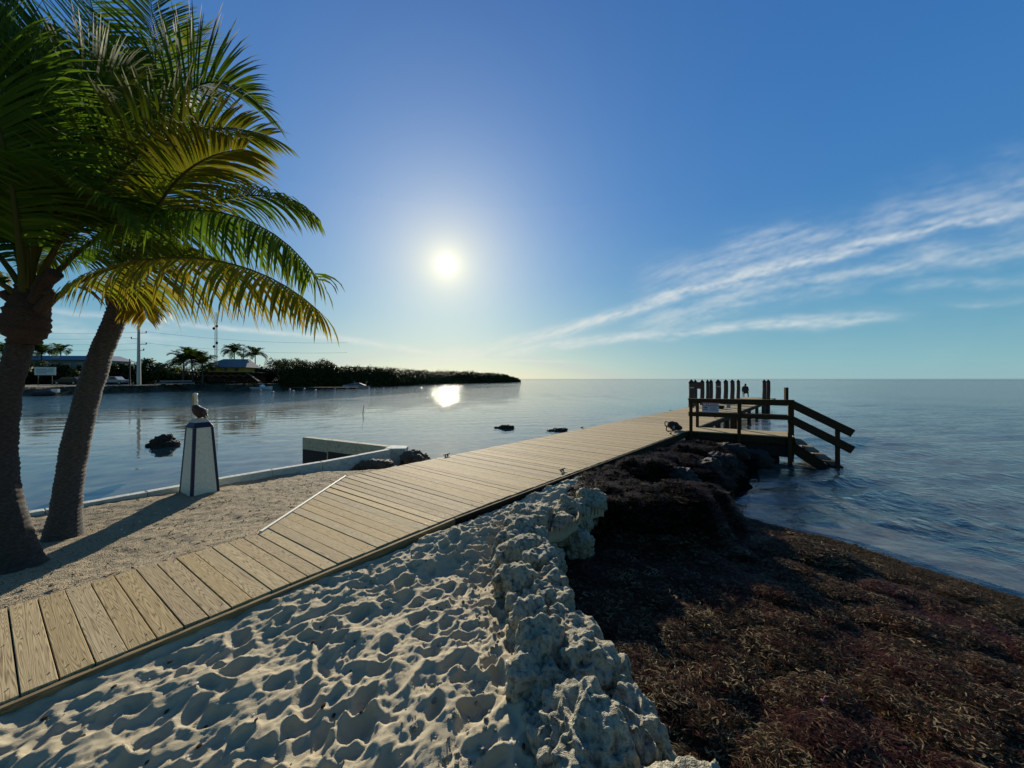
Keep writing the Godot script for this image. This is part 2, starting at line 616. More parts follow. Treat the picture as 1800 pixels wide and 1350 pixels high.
# ------------------------------------------------------------------ materials
func materials() -> void:
	var speck := ntex(noise(1, 0.35, 3), 512, ramp([[0.0, Color(.44, .40, .32)], [0.33, Color(.63, .585, .475)], [0.55, Color(.705, .655, .54)], [0.8, Color(.745, .695, .58)], [1.0, Color(.83, .785, .67)]]))
	var grainy := ntex(noise(2, 0.22, 3), 512)
	M.sand = rough_mat(Color.WHITE, speck, grainy, 0.8, 2.2, 0.95)
	M.dirt = rough_mat(Color.WHITE, ntex(noise(3, 0.05, 6), 1024, ramp([[0.0, Color(.27, .22, .16)], [0.3, Color(.44, .385, .29)], [0.5, Color(.585, .525, .41)], [0.65, Color(.64, .58, .465)], [0.8, Color(.53, .465, .355)], [1.0, Color(.74, .69, .58)]])), ntex(noise(4, 0.10, 5), 1024), 1.2, 0.7, 0.95)
	# weathered softwood: growth rings cut lengthwise show as stretched contour lines
	var rings := []
	for k in 15:
		var f := k / 15.0
		rings.append([f, Color(.79, .725, .585)])
		rings.append([f + 0.022, Color(.765, .70, .56)])
		rings.append([f + 0.044, Color(.52, .455, .345)])
		rings.append([f + 0.058, Color(.775, .71, .57)])
	var ringn := noise(5, 0.006, 3)
	ringn.fractal_gain = 0.32
	M.ring_tex = ntex(ringn, 1024, ramp(rings))
	M.fibre_tex = ntex(noise(6, 0.05, 4), 1024, ramp([[0.0, Color(.72, .70, .68)], [0.3, Color(.93, .92, .91)], [0.6, Color(1, 1, 1)], [0.85, Color(.93, .92, .90)], [1.0, Color(.80, .79, .78)]]))
	M.wood_bump = ntex(noise(8, 0.04, 4), 1024)
	M.wood = []
	for k in 6:
		var tint: Color = [Color(.94, .91, .86), Color(.95, .93, .885), Color(.91, .89, .855), Color(.95, .915, .84), Color(.86, .84, .81), Color(.92, .91, .885)][k]
		M.wood.append(wood(tint))
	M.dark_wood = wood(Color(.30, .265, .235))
	M.post_wood = wood(Color(.36, .31, .27))
	M.grey_wood = wood(Color(.60, .60, .62))
	M.pile = rough_mat(Color(.27, .24, .215), M.fibre_tex, M.wood_bump, 1.0, 0.9, 0.9)
	M.rock = rough_mat(Color.WHITE, ntex(noise(9, 0.012, 6), 1024, ramp([[0.0, Color(.16, .145, .115)], [0.28, Color(.32, .30, .245)], [0.40, Color(.54, .52, .44)], [0.62, Color(.66, .635, .545)], [0.8, Color(.58, .56, .47)], [1.0, Color(.38, .36, .29)]])), ntex(noise(10, 0.06, 5), 1024), 1.3, 1.6, 0.95)
	M.wet_rock = rough_mat(Color(.21, .19, .175), ntex(noise(31, 0.03, 5), 512, ramp([[0.0, Color(.35, .30, .25)], [0.5, Color(.75, .70, .62)], [1.0, Color(1, .98, .92)]])), ntex(noise(10, 0.06, 5), 1024), 2.0, 2.0, 0.75)
	M.grey_rock = M.wet_rock.duplicate()
	M.grey_rock.albedo_color = Color(.50, .475, .43)
	M.weed_base = rough_mat(Color.WHITE, ntex(noise(32, 0.06, 5), 1024, ramp([[0.0, Color(.035, .028, .022)], [0.4, Color(.065, .048, .036)], [0.6, Color(.10, .072, .052)], [0.8, Color(.065, .045, .035)], [1.0, Color(.14, .10, .07)]])), ntex(noise(33, 0.12, 4), 1024), 1.6, 1.4, 0.9)
	M.concrete = rough_mat(Color(.92, .93, .92), ntex(noise(34, 0.02, 6), 512, ramp([[0.0, Color(.55, .54, .50)], [0.4, Color(.76, .76, .73)], [1.0, Color(.86, .86, .83)]])), ntex(noise(35, 0.2, 3), 512), 0.4, 0.9, 0.9)
	M.old_concrete = rough_mat(Color(.36, .355, .33), M.concrete.albedo_texture, ntex(noise(10, 0.06, 5), 1024), 1.5, 1.1, 0.9)
	M.seabed = rough_mat(Color.WHITE, ntex(noise(36, 0.006, 6), 1024, ramp([[0.0, Color(.17, .155, .11)], [0.42, Color(.30, .285, .21)], [0.6, Color(.42, .40, .31)], [1.0, Color(.56, .53, .42)]])), null, 0.0, 0.16, 0.95)
	M.white = mat(Color(.84, .84, .82), 0.6)
	M.black = mat(Color(.06, .06, .065), 0.7)
	M.dark = mat(Color(.13, .13, .14), 0.8)
	M.trunk = rough_mat(Color.WHITE, ntex(noise(37, 0.03, 5), 512, ramp([[0.0, Color(.13, .12, .115)], [0.45, Color(.26, .245, .23)], [0.7, Color(.35, .335, .315)], [1.0, Color(.48, .465, .44)]])), ntex(noise(38, 0.09, 4), 512), 0.6, 2.4, 0.95)
	M.trunk.uv1_scale = Vector3(1.6, 5.0, 1.6)
	M.sheath = rough_mat(Color.WHITE, ntex(noise(39, 0.04, 5), 512, ramp([[0.0, Color(.12, .09, .07)], [0.5, Color(.25, .185, .14)], [1.0, Color(.40, .31, .24)]])), ntex(noise(38, 0.09, 4), 512), 1.5, 3.0, 0.95)
	M.frond = mat(Color.WHITE, 0.55)
	M.frond.metallic_specular = 0.16
	M.frond.vertex_color_use_as_albedo = true
	M.frond.backlight_enabled = true
	M.frond.backlight = Color(0.95, 0.95, 0.80)
	M.leaf = mat(Color.WHITE, 0.6)
	M.leaf.vertex_color_use_as_albedo = true
	M.leaf.metallic_specular = 0.12
	M.leaf.backlight_enabled = true
	M.leaf.backlight = Color(0.5, 0.5, 0.4)
	M.bits = mat(Color.WHITE, 0.95)
	M.bits.metallic_specular = 0.1
	M.bits.vertex_color_use_as_albedo = true
	M.shine = mat(Color.WHITE, 0.42)
	M.shine.metallic_specular = 0.12
	M.weed_base.metallic_specular = 0.05
	M.shine.vertex_color_use_as_albedo = true
	# water: a clear sheet over the seabed, tinted, with fine ripples
	var w := mat(lin(.010, .050, .078), 0.02)
	w.transparency = BaseMaterial3D.TRANSPARENCY_ALPHA
	w.metallic_specular = 0.44
	w.albedo_color.a = 0.33
	w.normal_enabled = true
	var rip := noise(41, 0.012, 5)
	rip.fractal_gain = 0.62
	w.normal_texture = ntex(rip, 1024, null, true, 10.0)
	w.normal_scale = 0.5
	M.water = w

func wood(tint: Color) -> StandardMaterial3D:
	var m := mat(tint, 0.85)
	m.albedo_texture = M.ring_tex
	m.detail_enabled = true
	m.detail_blend_mode = BaseMaterial3D.BLEND_MODE_MUL
	m.detail_albedo = M.fibre_tex
	m.heightmap_enabled = true
	m.heightmap_texture = M.wood_bump
	m.heightmap_scale = 0.06
	m.metallic_specular = 0.28
	return m

# ------------------------------------------------------------------ water
func build_water() -> void:
	# gentle waves as a sum of sines; the short ones die out where the mesh is too coarse for them
	var kx := PackedFloat32Array()
	var kz := PackedFloat32Array()
	var am := PackedFloat32Array()
	var ph := PackedFloat32Array()
	var wl := PackedFloat32Array()
	for k in 30:
		var l := 0.24 * pow(11.0, k / 29.0) * rng.randf_range(0.85, 1.15)
		var a := deg_to_rad(rng.randf_range(-38.0, 38.0) - 24.0)
		kx.append(sin(a) * TAU / l); kz.append(cos(a) * TAU / l)
		am.append(0.017 * pow(1.0 / l, 0.30) * l / TAU * rng.randf_range(0.6, 1.3)); ph.append(rng.randf() * TAU); wl.append(l)
	var rings := 700
	var cols := 600
	var nr := rings * (cols + 1)
	var vv := PackedVector3Array()
	var vn := PackedVector3Array()
	var vu := PackedVector2Array()
	var lev := PackedByteArray()
	vv.resize(nr); vn.resize(nr); vu.resize(nr); lev.resize(nr)
	var r := 2.2
	for a in rings:
		for b in cols + 1:
			var t := deg_to_rad(-95.0 + 190.0 * b / cols)
			var x := sin(t) * r
			var z := cos(t) * r
			var y := 0.0
			var gx := 0.0
			var gz := 0.0
			# the bay on the left lies sheltered; the breeze roughens the water farther out
			var calm := maxf(0.66 * ss(24.0, 62.0, z - 0.35 * x + 14.0 * nz.land.get_noise_2d(x * 0.35, z * 0.14)), ss(-3.0, 5.0, (x - 0.81 * z + 5.5) * minf(1.0, 11.0 / r) + 2.0 * ss(25.0, 120.0, r) + 0.8 * nz.land.get_noise_2d(x * 2.0 / r * 10.0, r * 0.05)))
			if x > 2.0 and z < 14.0:
				calm *= lerpf(0.30, 1.0, ss(0.2, 3.0, x - shore_x(z)))
			if r < 320.0:
				var cell := r * 0.0075
				var rough := lerpf(0.20, 1.0, calm)
				if x > 0.0 and x - 0.81 * z > -5.0:
					rough *= lerpf(1.4, 2.6, ss(4.0, 12.0, r))
				if x > 2.0 and z < 14.0:
					rough *= lerpf(0.8, 1.0, ss(0.0, 3.0, x - shore_x(z)))
				for k in 30:
					var f := wl[k] / cell
					if f < 3.0:
						continue
					var w := rough * minf(1.0, (f - 3.0) / 3.0) * am[k]
					var p := kx[k] * x + kz[k] * z + ph[k]
					var cc := cos(p) * w
					y += sin(p) * w
					gx += cc * kx[k]
					gz += cc * kz[k]
			var id := a * (cols + 1) + b
			vv[id] = Vector3(x, WATER + y, -z)
			vn[id] = Vector3(-gx, 1.0, gz).normalized()
			vu[id] = Vector2(x, z) / 5.0
			lev[id] = int(clampf(calm * 10.0, 0.0, 9.0))
		r *= 1.0075 if r < 90.0 else 1.015 if r < 320.0 else 1.05
	var parts := []
	for k in 10:
		parts.append(PackedInt32Array())
	for a in rings - 1:
		for b in cols:
			var id := a * (cols + 1) + b
			var q := id + cols + 1
			parts[lev[id]].append_array(PackedInt32Array([id, q, q + 1, id, q + 1, id + 1]))
	var sea := ArrayMesh.new()
	for k in 10:
		if parts[k].size() == 0:
			continue
		var ar := []
		ar.resize(Mesh.ARRAY_MAX)
		ar[Mesh.ARRAY_VERTEX] = vv
		ar[Mesh.ARRAY_NORMAL] = vn
		ar[Mesh.ARRAY_TEX_UV] = vu
		ar[Mesh.ARRAY_INDEX] = parts[k]
		sea.add_surface_from_arrays(Mesh.PRIMITIVE_TRIANGLES, ar)
		var wm: StandardMaterial3D = M.water.duplicate()
		wm.normal_scale = lerpf(0.015, 0.36, minf(1.0, k / 6.0)) + lerpf(0.0, 0.38, clampf((k - 6.0) / 3.0, 0.0, 1.0))
		sea.surface_set_material(sea.get_surface_count() - 1, wm)
	tag(put("water", sea), "", "", "", "structure")
	# the seabed, shelving away from the shore
	var s := 0.5
	var nx := 130
	var nzn := 110
	var h := PackedFloat32Array()
	var keep := PackedByteArray()
	h.resize(nx * nzn); keep.resize(nx * nzn); keep.fill(1)
	for b in nzn:
		for a in nx:
			var x := -32.0 + a * s
			var z := -1.0 + b * s
			h[b * nx + a] = -1.25 - 0.55 * ss(4.0, 14.0, Vector2(x - 1.0, z - 3.0).length()) + 0.10 * nz.land.get_noise_2d(x, z) - 1.2 * ss(14.0, 40.0, z)
	tag(part("seabed", field(-32.0, -1.0, s, nx, nzn, h, keep), M.seabed), "", "", "", "structure")
	var fx := 90
	var fz := 110
	var fh := PackedFloat32Array()
	var fk := PackedByteArray()
	fh.resize(fx * fz); fk.resize(fx * fz); fk.fill(1)
	for b in fz:
		for a in fx:
			var x := 2.6 + a * 0.15
			var z := 0.2 + b * 0.15
			var d := x - shore_x(z)
			fh[b * fx + a] = WATER - 0.035 - 0.055 * maxf(d, -0.3) - 0.02 * maxf(0.0, d - 2.0) + 0.02 * nz.lump.get_noise_2d(x, z)
	tag(part("seabed", field(2.6, 0.2, 0.15, fx, fz, fh, fk), M.seabed), "", "", "", "structure")
	var deep := MB.new()
	var p := []
	for q in [Vector2(-30000, -200), Vector2(30000, -200), Vector2(30000, 32000), Vector2(-30000, 32000)]:
		p.append(deep.vert(W(q.x, -3.6, q.y), Vector3.UP, q))
	deep.quad(p[0], p[1], p[2], p[3])
	tag(part("seabed", deep, M.seabed), "", "", "", "structure")

# ------------------------------------------------------------------ the walked-on ground left of the boardwalk
func wall_x(z: float) -> float:                        # the seawall's centre line
	return along([Vector2(0.5, -9.2), Vector2(3.2, -7.45), Vector2(4.95, -6.12), Vector2(5.6, -5.66), Vector2(6.4, -5.12), Vector2(7.15, -4.55), Vector2(8.0, -3.84), Vector2(9.2, -3.05), Vector2(9.75, -2.72)], z)

func dirt_h(x: float, z: float) -> float:
	var h: float = -0.10 + 0.020 * nz.land.get_noise_2d(x * 2.0, z * 2.0) + 0.012 * nz.lump.get_noise_2d(x * 2.0, z * 2.0) + 0.006 * nz.grain.get_noise_2d(x * 2.0, z * 2.0)
	h += 0.035 * exp(-pow((walk_side(x, z) + 1.5) / 0.35, 2.0)) * ss(6.5, 4.0, z)
	h += 0.075 * ss(6.8, 5.2, z) * ss(1.5, 0.2, x - wall_x(z))
	h -= 1.15 * ss(8.3, 10.2, z - 0.25 * x)
	return h

func build_land() -> void:
	var step := 0.026
	var x0 := -9.4
	var z0 := 0.6
	var nx := 345
	var nzn := 380
	var h := PackedFloat32Array()
	var keep := PackedByteArray()
	h.resize(nx * nzn); keep.resize(nx * nzn)
	for b in nzn:
		var z := z0 + b * step
		var wx := wall_x(z)
		for a in nx:
			var x := x0 + a * step
			if x > wx and x < wx + 7.4:
				var sd := walk_side(x, z)
				if sd < -0.25:
					h[b * nx + a] = dirt_h(x, z)
					keep[b * nx + a] = 1
	for b in range(nzn - 2, -1, -1):                     # only cells with four known corners
		for a in nx - 1:
			var id := b * nx + a
			if keep[id] and (keep[id + 1] == 0 or keep[id + nx] == 0 or keep[id + nx + 1] == 0) and h[id + 1] * h[id + nx] * h[id + nx + 1] == 0.0:
				keep[id] = 0
	tag(part("ground", field(x0, z0, step, nx, nzn, h, keep), M.dirt), "", "", "", "structure")
	# the sand that goes on behind the viewer
	var back := MB.new()
	back.box(W(-4.2, -0.34, -6.7), Basis(), Vector3(10.2, 0.3, 14.6), 0.02)
	tag(part("ground", back, M.sand), "", "", "", "structure")
	# dry leaf crumbs, twigs and shell bits lying on it
	var chip := MB.new()
	var q := []
	for k in 6:
		var t := k / 5.0 * 2.0 - 1.0
		var wdt := 0.22 * (1.0 - t * t) + 0.02
		for sg in [-1.0, 1.0]:
			q.append(chip.vert(Vector3(t, 0.12 * t * t + 0.06 * sg * t, sg * wdt), Vector3(0, 1, 0)))
	for k in 5:
		chip.quad(q[2 * k], q[2 * k + 1], q[2 * k + 3], q[2 * k + 2])
	smooth(chip)
	var xf := []
	var cs := []
	while xf.size() < 5200:
		var z := rng.randf_range(1.6, 8.6)
		var x := rng.randf_range(-8.0, 0.0)
		var sd := walk_side(x, z)
		if x < wall_x(z) + 0.12 or sd > -1.42:
			continue
		var close := exp(-absf(sd + 1.5) / 0.5) if z < 5.0 else 0.3
		if rng.randf() > 0.25 + 0.75 * close:
			continue
		var l := 0.008 + 0.026 * pow(rng.randf(), 3.0)
		xf.append(Transform3D(Basis.from_euler(Vector3(rng.randf_range(-0.4, 0.4), rng.randf() * TAU, rng.randf_range(-0.4, 0.4))).scaled(Vector3(l, l, l * rng.randf_range(0.4, 1.6))), W(x, dirt_h(x, z) + 0.004, z)))
		var g := rng.randf()
		cs.append(Color(.10, .06, .035).lerp(Color(.32, .22, .12), g) if rng.randf() < 0.75 else Color(.5, .44, .33))
	tag(scatter("leaf_litter", chip.mesh(M.bits), xf, cs), "brown leaf crumbs and twigs strewn over the sandy ground left of boardwalk", "leaf litter", "", "stuff")

# ------------------------------------------------------------------ trampled sand right of the boardwalk
var sand_h := PackedFloat32Array()
const SX0 := -4.7
const SZ0 := 0.35
const SST := 0.0125
const SNX := 480
const SNZ := 560
func sand_base(x: float, z: float) -> float:
	var sd := walk_side(x, z)
	return -0.042 - 0.115 * ss(0.0, 0.9, sd) * ss(2.2, 4.2, z) - 0.07 * ss(0.1, 1.2, sd) + 0.035 * nz.land.get_noise_2d(x, z) + 0.05 * ss(-0.15, 0.1, x) * ss(6.0, 4.0, z)

func build_sand() -> void:
	sand_h.resize(SNX * SNZ)
	var keep := PackedByteArray()
	keep.resize(SNX * SNZ)
	var sides := PackedFloat32Array()
	sides.resize(SNX * SNZ)
	for b in SNZ:
		var z := SZ0 + b * SST
		# the edge is straight enough to be read off a line for each row
		var e0 := walk_side(-4.0, z)
		var e1 := walk_side(1.0, z)
		for a in SNX:
			var x := SX0 + a * SST
			var id := b * SNX + a
			var sd := lerpf(e0, e1, (x + 4.0) / 5.0)
			sides[id] = sd
			if sd > -0.12 and x < 0.26 + 0.08 * ss(2.0, 2.6, z) + 0.5 * ss(4.2, 4.9, z) + 0.6 * ss(4.9, 5.6, z):
				keep[id] = 1
				sand_h[id] = -0.042 - 0.115 * ss(0.0, 0.9, sd) * ss(2.2, 4.2, z) - 0.07 * ss(0.1, 1.2, sd) + 0.035 * nz.land.get_noise_2d(x, z) + 0.020 * nz.lump.get_noise_2d(x, z) + 0.045 * nz.big.get_noise_2d((x * 0.58 + z * 0.81) * 0.9 + 20.0, (x * 0.81 - z * 0.58) * 2.1)
	# footprints, one over another: each presses a bowl and throws up a soft rim
	for k in 2050:
		var z := 0.5 + 6.3 * pow(rng.randf(), 1.25)
		var x := rng.randf_range(-4.4, 0.9)
		var sd := walk_side(x, z)
		if sd < 0.12 or x > 0.35:
			continue
		var small := rng.randf() < 0.38
		var la := (rng.randf_range(0.04, 0.07) if small else rng.randf_range(0.075, 0.132))
		var wa := la * rng.randf_range(0.42, 0.68)
		var dep := wa * rng.randf_range(0.50, 0.95) * lerpf(0.4, 1.0, ss(0.1, 0.5, sd))
		var ang := walk_dir(0.0) + rng.randf_range(-0.65, 0.65) + (PI / 2.0 if rng.randf() < 0.12 else 0.0)
		var ca := cos(ang)
		var sa := sin(ang)
		var ca0 := int((x - SX0) / SST)
		var cb0 := int((z - SZ0) / SST)
		var rr := int(la * 1.75 / SST) + 1
		var ctr := sand_h[clampi(cb0, 0, SNZ - 1) * SNX + clampi(ca0, 0, SNX - 1)]
		var ref := lerpf(ctr, sand_base(x, z), 0.55)
		var wobx := rng.randf_range(-0.35, 0.35)
		for b in range(maxi(0, cb0 - rr), mini(SNZ, cb0 + rr)):
			for a in range(maxi(0, ca0 - rr), mini(SNX, ca0 + rr)):
				var dx := SX0 + a * SST - x
				var dz := SZ0 + b * SST - z
				var u := (dx * sa + dz * ca) / la
				var v := (dx * ca - dz * sa) / wa
				v += wobx * u * u
				var q: float = sqrt(u * u + v * v) * (1.0 + 0.22 * nz.lump.get_noise_2d((x + dx) * 3.0, (z + dz) * 3.0))
				if q > 1.75:
					continue
				var id := b * SNX + a
				if q < 1.0:
					var floor_h := ref - dep * (1.0 - pow(q, 1.55)) - 0.02 * dep * u
					sand_h[id] = lerpf(sand_h[id], floor_h, 0.92 if q < 0.85 else 0.92 * (1.0 - q) / 0.15 + 0.0)
				if q > 0.8:
					var rim := exp(-pow((q - 1.10) / 0.25, 2.0))
					sand_h[id] += rim * dep * 0.26
	for pass_no in 2:                                    # the dry sand slumps a little
		for b in range(1, SNZ - 1):
			for a in range(1, SNX - 1):
				var id := b * SNX + a
				if keep[id]:
					sand_h[id] = sand_h[id] * 0.6 + 0.1 * (sand_h[id - 1] + sand_h[id + 1] + sand_h[id - SNX] + sand_h[id + SNX])
	for b in SNZ:
		for a in SNX:
			var id := b * SNX + a
			if keep[id]:
				var x := SX0 + a * SST
				var z := SZ0 + b * SST
				var sd := sides[id]
				sand_h[id] += 0.0085 * nz.grain.get_noise_2d(x * 1.3, z * 1.3) + 0.0042 * nz.fine.get_noise_2d(x * 1.5, z * 1.5)
				# crusted lumps by the rocks
				sand_h[id] += 0.012 * maxf(0.0, nz.grain.get_noise_2d(x + 50.0, z)) * ss(-0.6, -0.1, x)
				var lid := lerpf(-0.040, -0.30, ss(3.2, 5.5, z)) if sd < 0.10 else 0.2
				sand_h[id] = minf(sand_h[id], lerpf(lid, 0.2, ss(0.05, 0.25, sd)))
	tag(part("sand", field(SX0, SZ0, SST, SNX, SNZ, sand_h, keep), M.sand), "", "", "", "structure")

# ------------------------------------------------------------------ the weedy beach on the right
func shore_x(z: float) -> float:
	return along([Vector2(0.0, 6.9), Vector2(2.0, 6.5), Vector2(4.24, 5.65), Vector2(5.07, 5.22), Vector2(5.96, 4.85), Vector2(6.5, 4.3), Vector2(7.1, 3.85), Vector2(8.3, 4.6), Vector2(9.5, 5.6), Vector2(10.6, 6.2), Vector2(11.4, 7.2), Vector2(12.4, 7.6), Vector2(13.5, 7.8)], z)

var mounds := [[1.75, 6.15, 1.10, .80, -.10], [2.65, 6.05, .50, .58, -.08], [3.25, 6.6, .5, .5, -.22], [1.5, 7.0, .8, .7, -.10], [2.75, 7.9, .70, .62, -.02], [1.75, 7.9, .5, .5, -.08], [2.3, 8.7, .8, .6, -.14], [3.3, 8.6, .5, .45, -.06], [4.6, 9.9, .5, .4, -.10], [3.9, 8.3, .55, .45, -.30], [4.0, 9.0, .85, .9, -.22], [3.6, 9.9, .9, .9, -.18], [5.0, 10.4, .95, .9, -.20], [5.7, 11.2, 1.1, .8, -.24], [6.6, 11.9, 1.0, .7, -.42], [4.9, 9.2, .6, .5, -.45], [4.9, 11.8, 1.2, .8, -.35], [3.9, 5.2, .7, .5, -.62]]
func beach_h(x: float, z: float) -> float:
	var d := shore_x(z) - x
	var h := WATER + 0.005 + (0.035 * d + 0.045 * maxf(0.0, d - 0.7) if d > 0.0 else 0.06 * d - 0.12 * maxf(0.0, -d - 1.2))
	h = clampf(h, -1.7, -0.60) + 0.04 * ss(2.0, 0.4, x)
	h += 0.11 * nz.lump.get_noise_2d(x * 0.5, z * 0.5) * ss(0.1, 1.2, d)
	for q in mounds:
		var e: float = pow((x - q[0]) / q[2], 2.0) + pow((z - q[1]) / q[3], 2.0)
		if e < 2.2:
			h = maxf(h, lerpf(h, q[4] + 0.05 - 0.13 * e, ss(2.0, 0.35, e)))
	h += 0.05 * nz.lump.get_noise_2d(x, z) * ss(-0.6, 0.8, d) + ((0.10 * nz.lump.get_noise_2d(x * 0.7 + 7.0, z * 0.7) + 0.22 * (0.2 - absf(nz.lump.get_noise_2d(x * 1.1, z * 1.1))) + 0.07 * (0.2 - absf(nz.grain.get_noise_2d(x * 0.7, z * 0.7)))) * ss(-0.52, -0.3, h)) + 0.016 * absf(nz.grain.get_noise_2d(x, z))
	return h

func build_beach() -> void:
	var step := 0.024
	var x0 := 0.3
	var z0 := 0.5
	var nx := 345
	var nzn := 560
	var h := PackedFloat32Array()
	var keep := PackedByteArray()
	h.resize(nx * nzn); keep.resize(nx * nzn)
	for b in nzn:
		var z := z0 + b * step
		var e0 := walk_side(0.0, z)
		var e1 := walk_side(10.0, z)
		for a in nx:
			var x := x0 + a * step
			var sd := lerpf(e0, e1, x / 10.0)
			if sd > -0.5 and (z > 5.9 or x > 0.3):
				var y := beach_h(x, z)
				y = minf(y, -0.24 + 0.5 * ss(0.0, 0.5, sd)) if z > 6.4 else y
				h[b * nx + a] = y
				keep[b * nx + a] = 1 if sd > -0.45 and shore_x(z) - x > -0.55 else 0
	tag(part("beach", field(x0, z0, step, nx, nzn, h, keep), M.weed_base), "", "", "", "structure")
	# tangled strands of dried weed
	for kind in 2:
		var clump := MB.new()
		for s in 13:
			var a := rng.randf() * TAU
			var p := Vector3(rng.randf_range(-0.085, 0.085), rng.randf_range(0.0, 0.014), rng.randf_range(-0.085, 0.085))
			var el := rng.randf_range(-0.12, 0.34)
			var l := rng.randf_range(0.008, 0.020)
			var wd := rng.randf_range(0.0012, 0.0028) * (2.0 if kind == 1 else 1.0)
			var turn := rng.randf_range(-0.6, 0.6)
			var pr := []
			for k in 4:
				var d := Vector3(cos(a) * cos(el), sin(el), sin(a) * cos(el))
				var sdv := Vector3(-sin(a), rng.randf_range(-0.5, 0.5), cos(a)).normalized()
				var ww: float = wd * [0.7, 1.0, 0.9, 0.25][k]
				pr.append(clump.vert(p - sdv * ww, Vector3.UP))
				pr.append(clump.vert(p + sdv * ww, Vector3.UP))
				p += d * l
				el -= rng.randf_range(0.05, 0.35)
				a += turn
			for k in 3:
				clump.quad(pr[2 * k], pr[2 * k + 1], pr[2 * k + 3], pr[2 * k + 2])
		smooth(clump)
		var xf := []
		var cs := []
		var want := 125000 if kind == 0 else 16000
		var tries := 0
		while xf.size() < want and tries < want * 4:
			tries += 1
			var z := 1.2 + 10.6 * pow(rng.randf(), 1.9)
			var x := rng.randf_range(0.55, 7.0)
			var d := shore_x(z) - x
			if d < -0.12 or walk_side(x, z) < 0.12:
				continue
			if x > 1.35 * z + 0.6:
				continue
			var y := beach_h(x, z)
			if z > 6.4:
				y = minf(y, -0.24 + 0.5 * ss(0.0, 0.5, walk_side(x, z)))
			if y > -0.46 and rng.randf() < 0.72:
				continue
			var big := rng.randf_range(0.6, 1.25) * (1.0 + 0.10 * z / 4.0)
			xf.append(Transform3D(Basis(Vector3.UP, rng.randf() * TAU).scaled(Vector3(big, big * 0.9, big)), W(x, y + 0.002, z)))
			var c: Color = [Color(.014, .010, .006), Color(.062, .027, .013), Color(.026, .021, .008), Color(.034, .011, .008), Color(.19, .14, .075), Color(.009, .007, .005)][rng.randi() % 6]
			var red: float = nz.land.get_noise_2d(x * 1.1 + 9.0, z * 1.1)
			c = c.lerp(Color(.050, .016, .017), clampf(red * 1.4, 0.0, 0.5))
			if d < 1.0 and z < 6.0:
				c = c.lerp(Color(.060, .045, .012), 0.5 * (1.0 - absf(d)))
			cs.append(c * rng.randf_range(0.7, 1.35) * lerpf(1.0, 0.55, ss(-0.5, -0.3, y)))
		tag(scatter("seaweed", clump.mesh(M.shine), xf, cs), ["dark brown stringy seaweed drifted over the right-hand beach", "broader olive seaweed blades lying among the stringy weed"][kind], "seaweed", "", "stuff")
	# a small pink float washed up in the weed
	var fl := thing("float_ball", W(2.16, beach_h(2.16, 2.66) + 0.03, 2.66), "small faded pink float lying in the dark seaweed", "float")
	var fb := MB.new()
	fb.ball(Vector3.ZERO, Vector3(.03, .026, .034), 12)
	part("ball", fb, mat(Color(.62, .28, .36), 0.6), fl)
	var fc := MB.new()
	fc.tube([Vector3(0, .02, 0), Vector3(.01, .045, 0), Vector3(.03, .05, .01)], [.005, .005, .004], 6)
	part("cord", fc, mat(Color(.5, .3, .33), 0.8), fl)

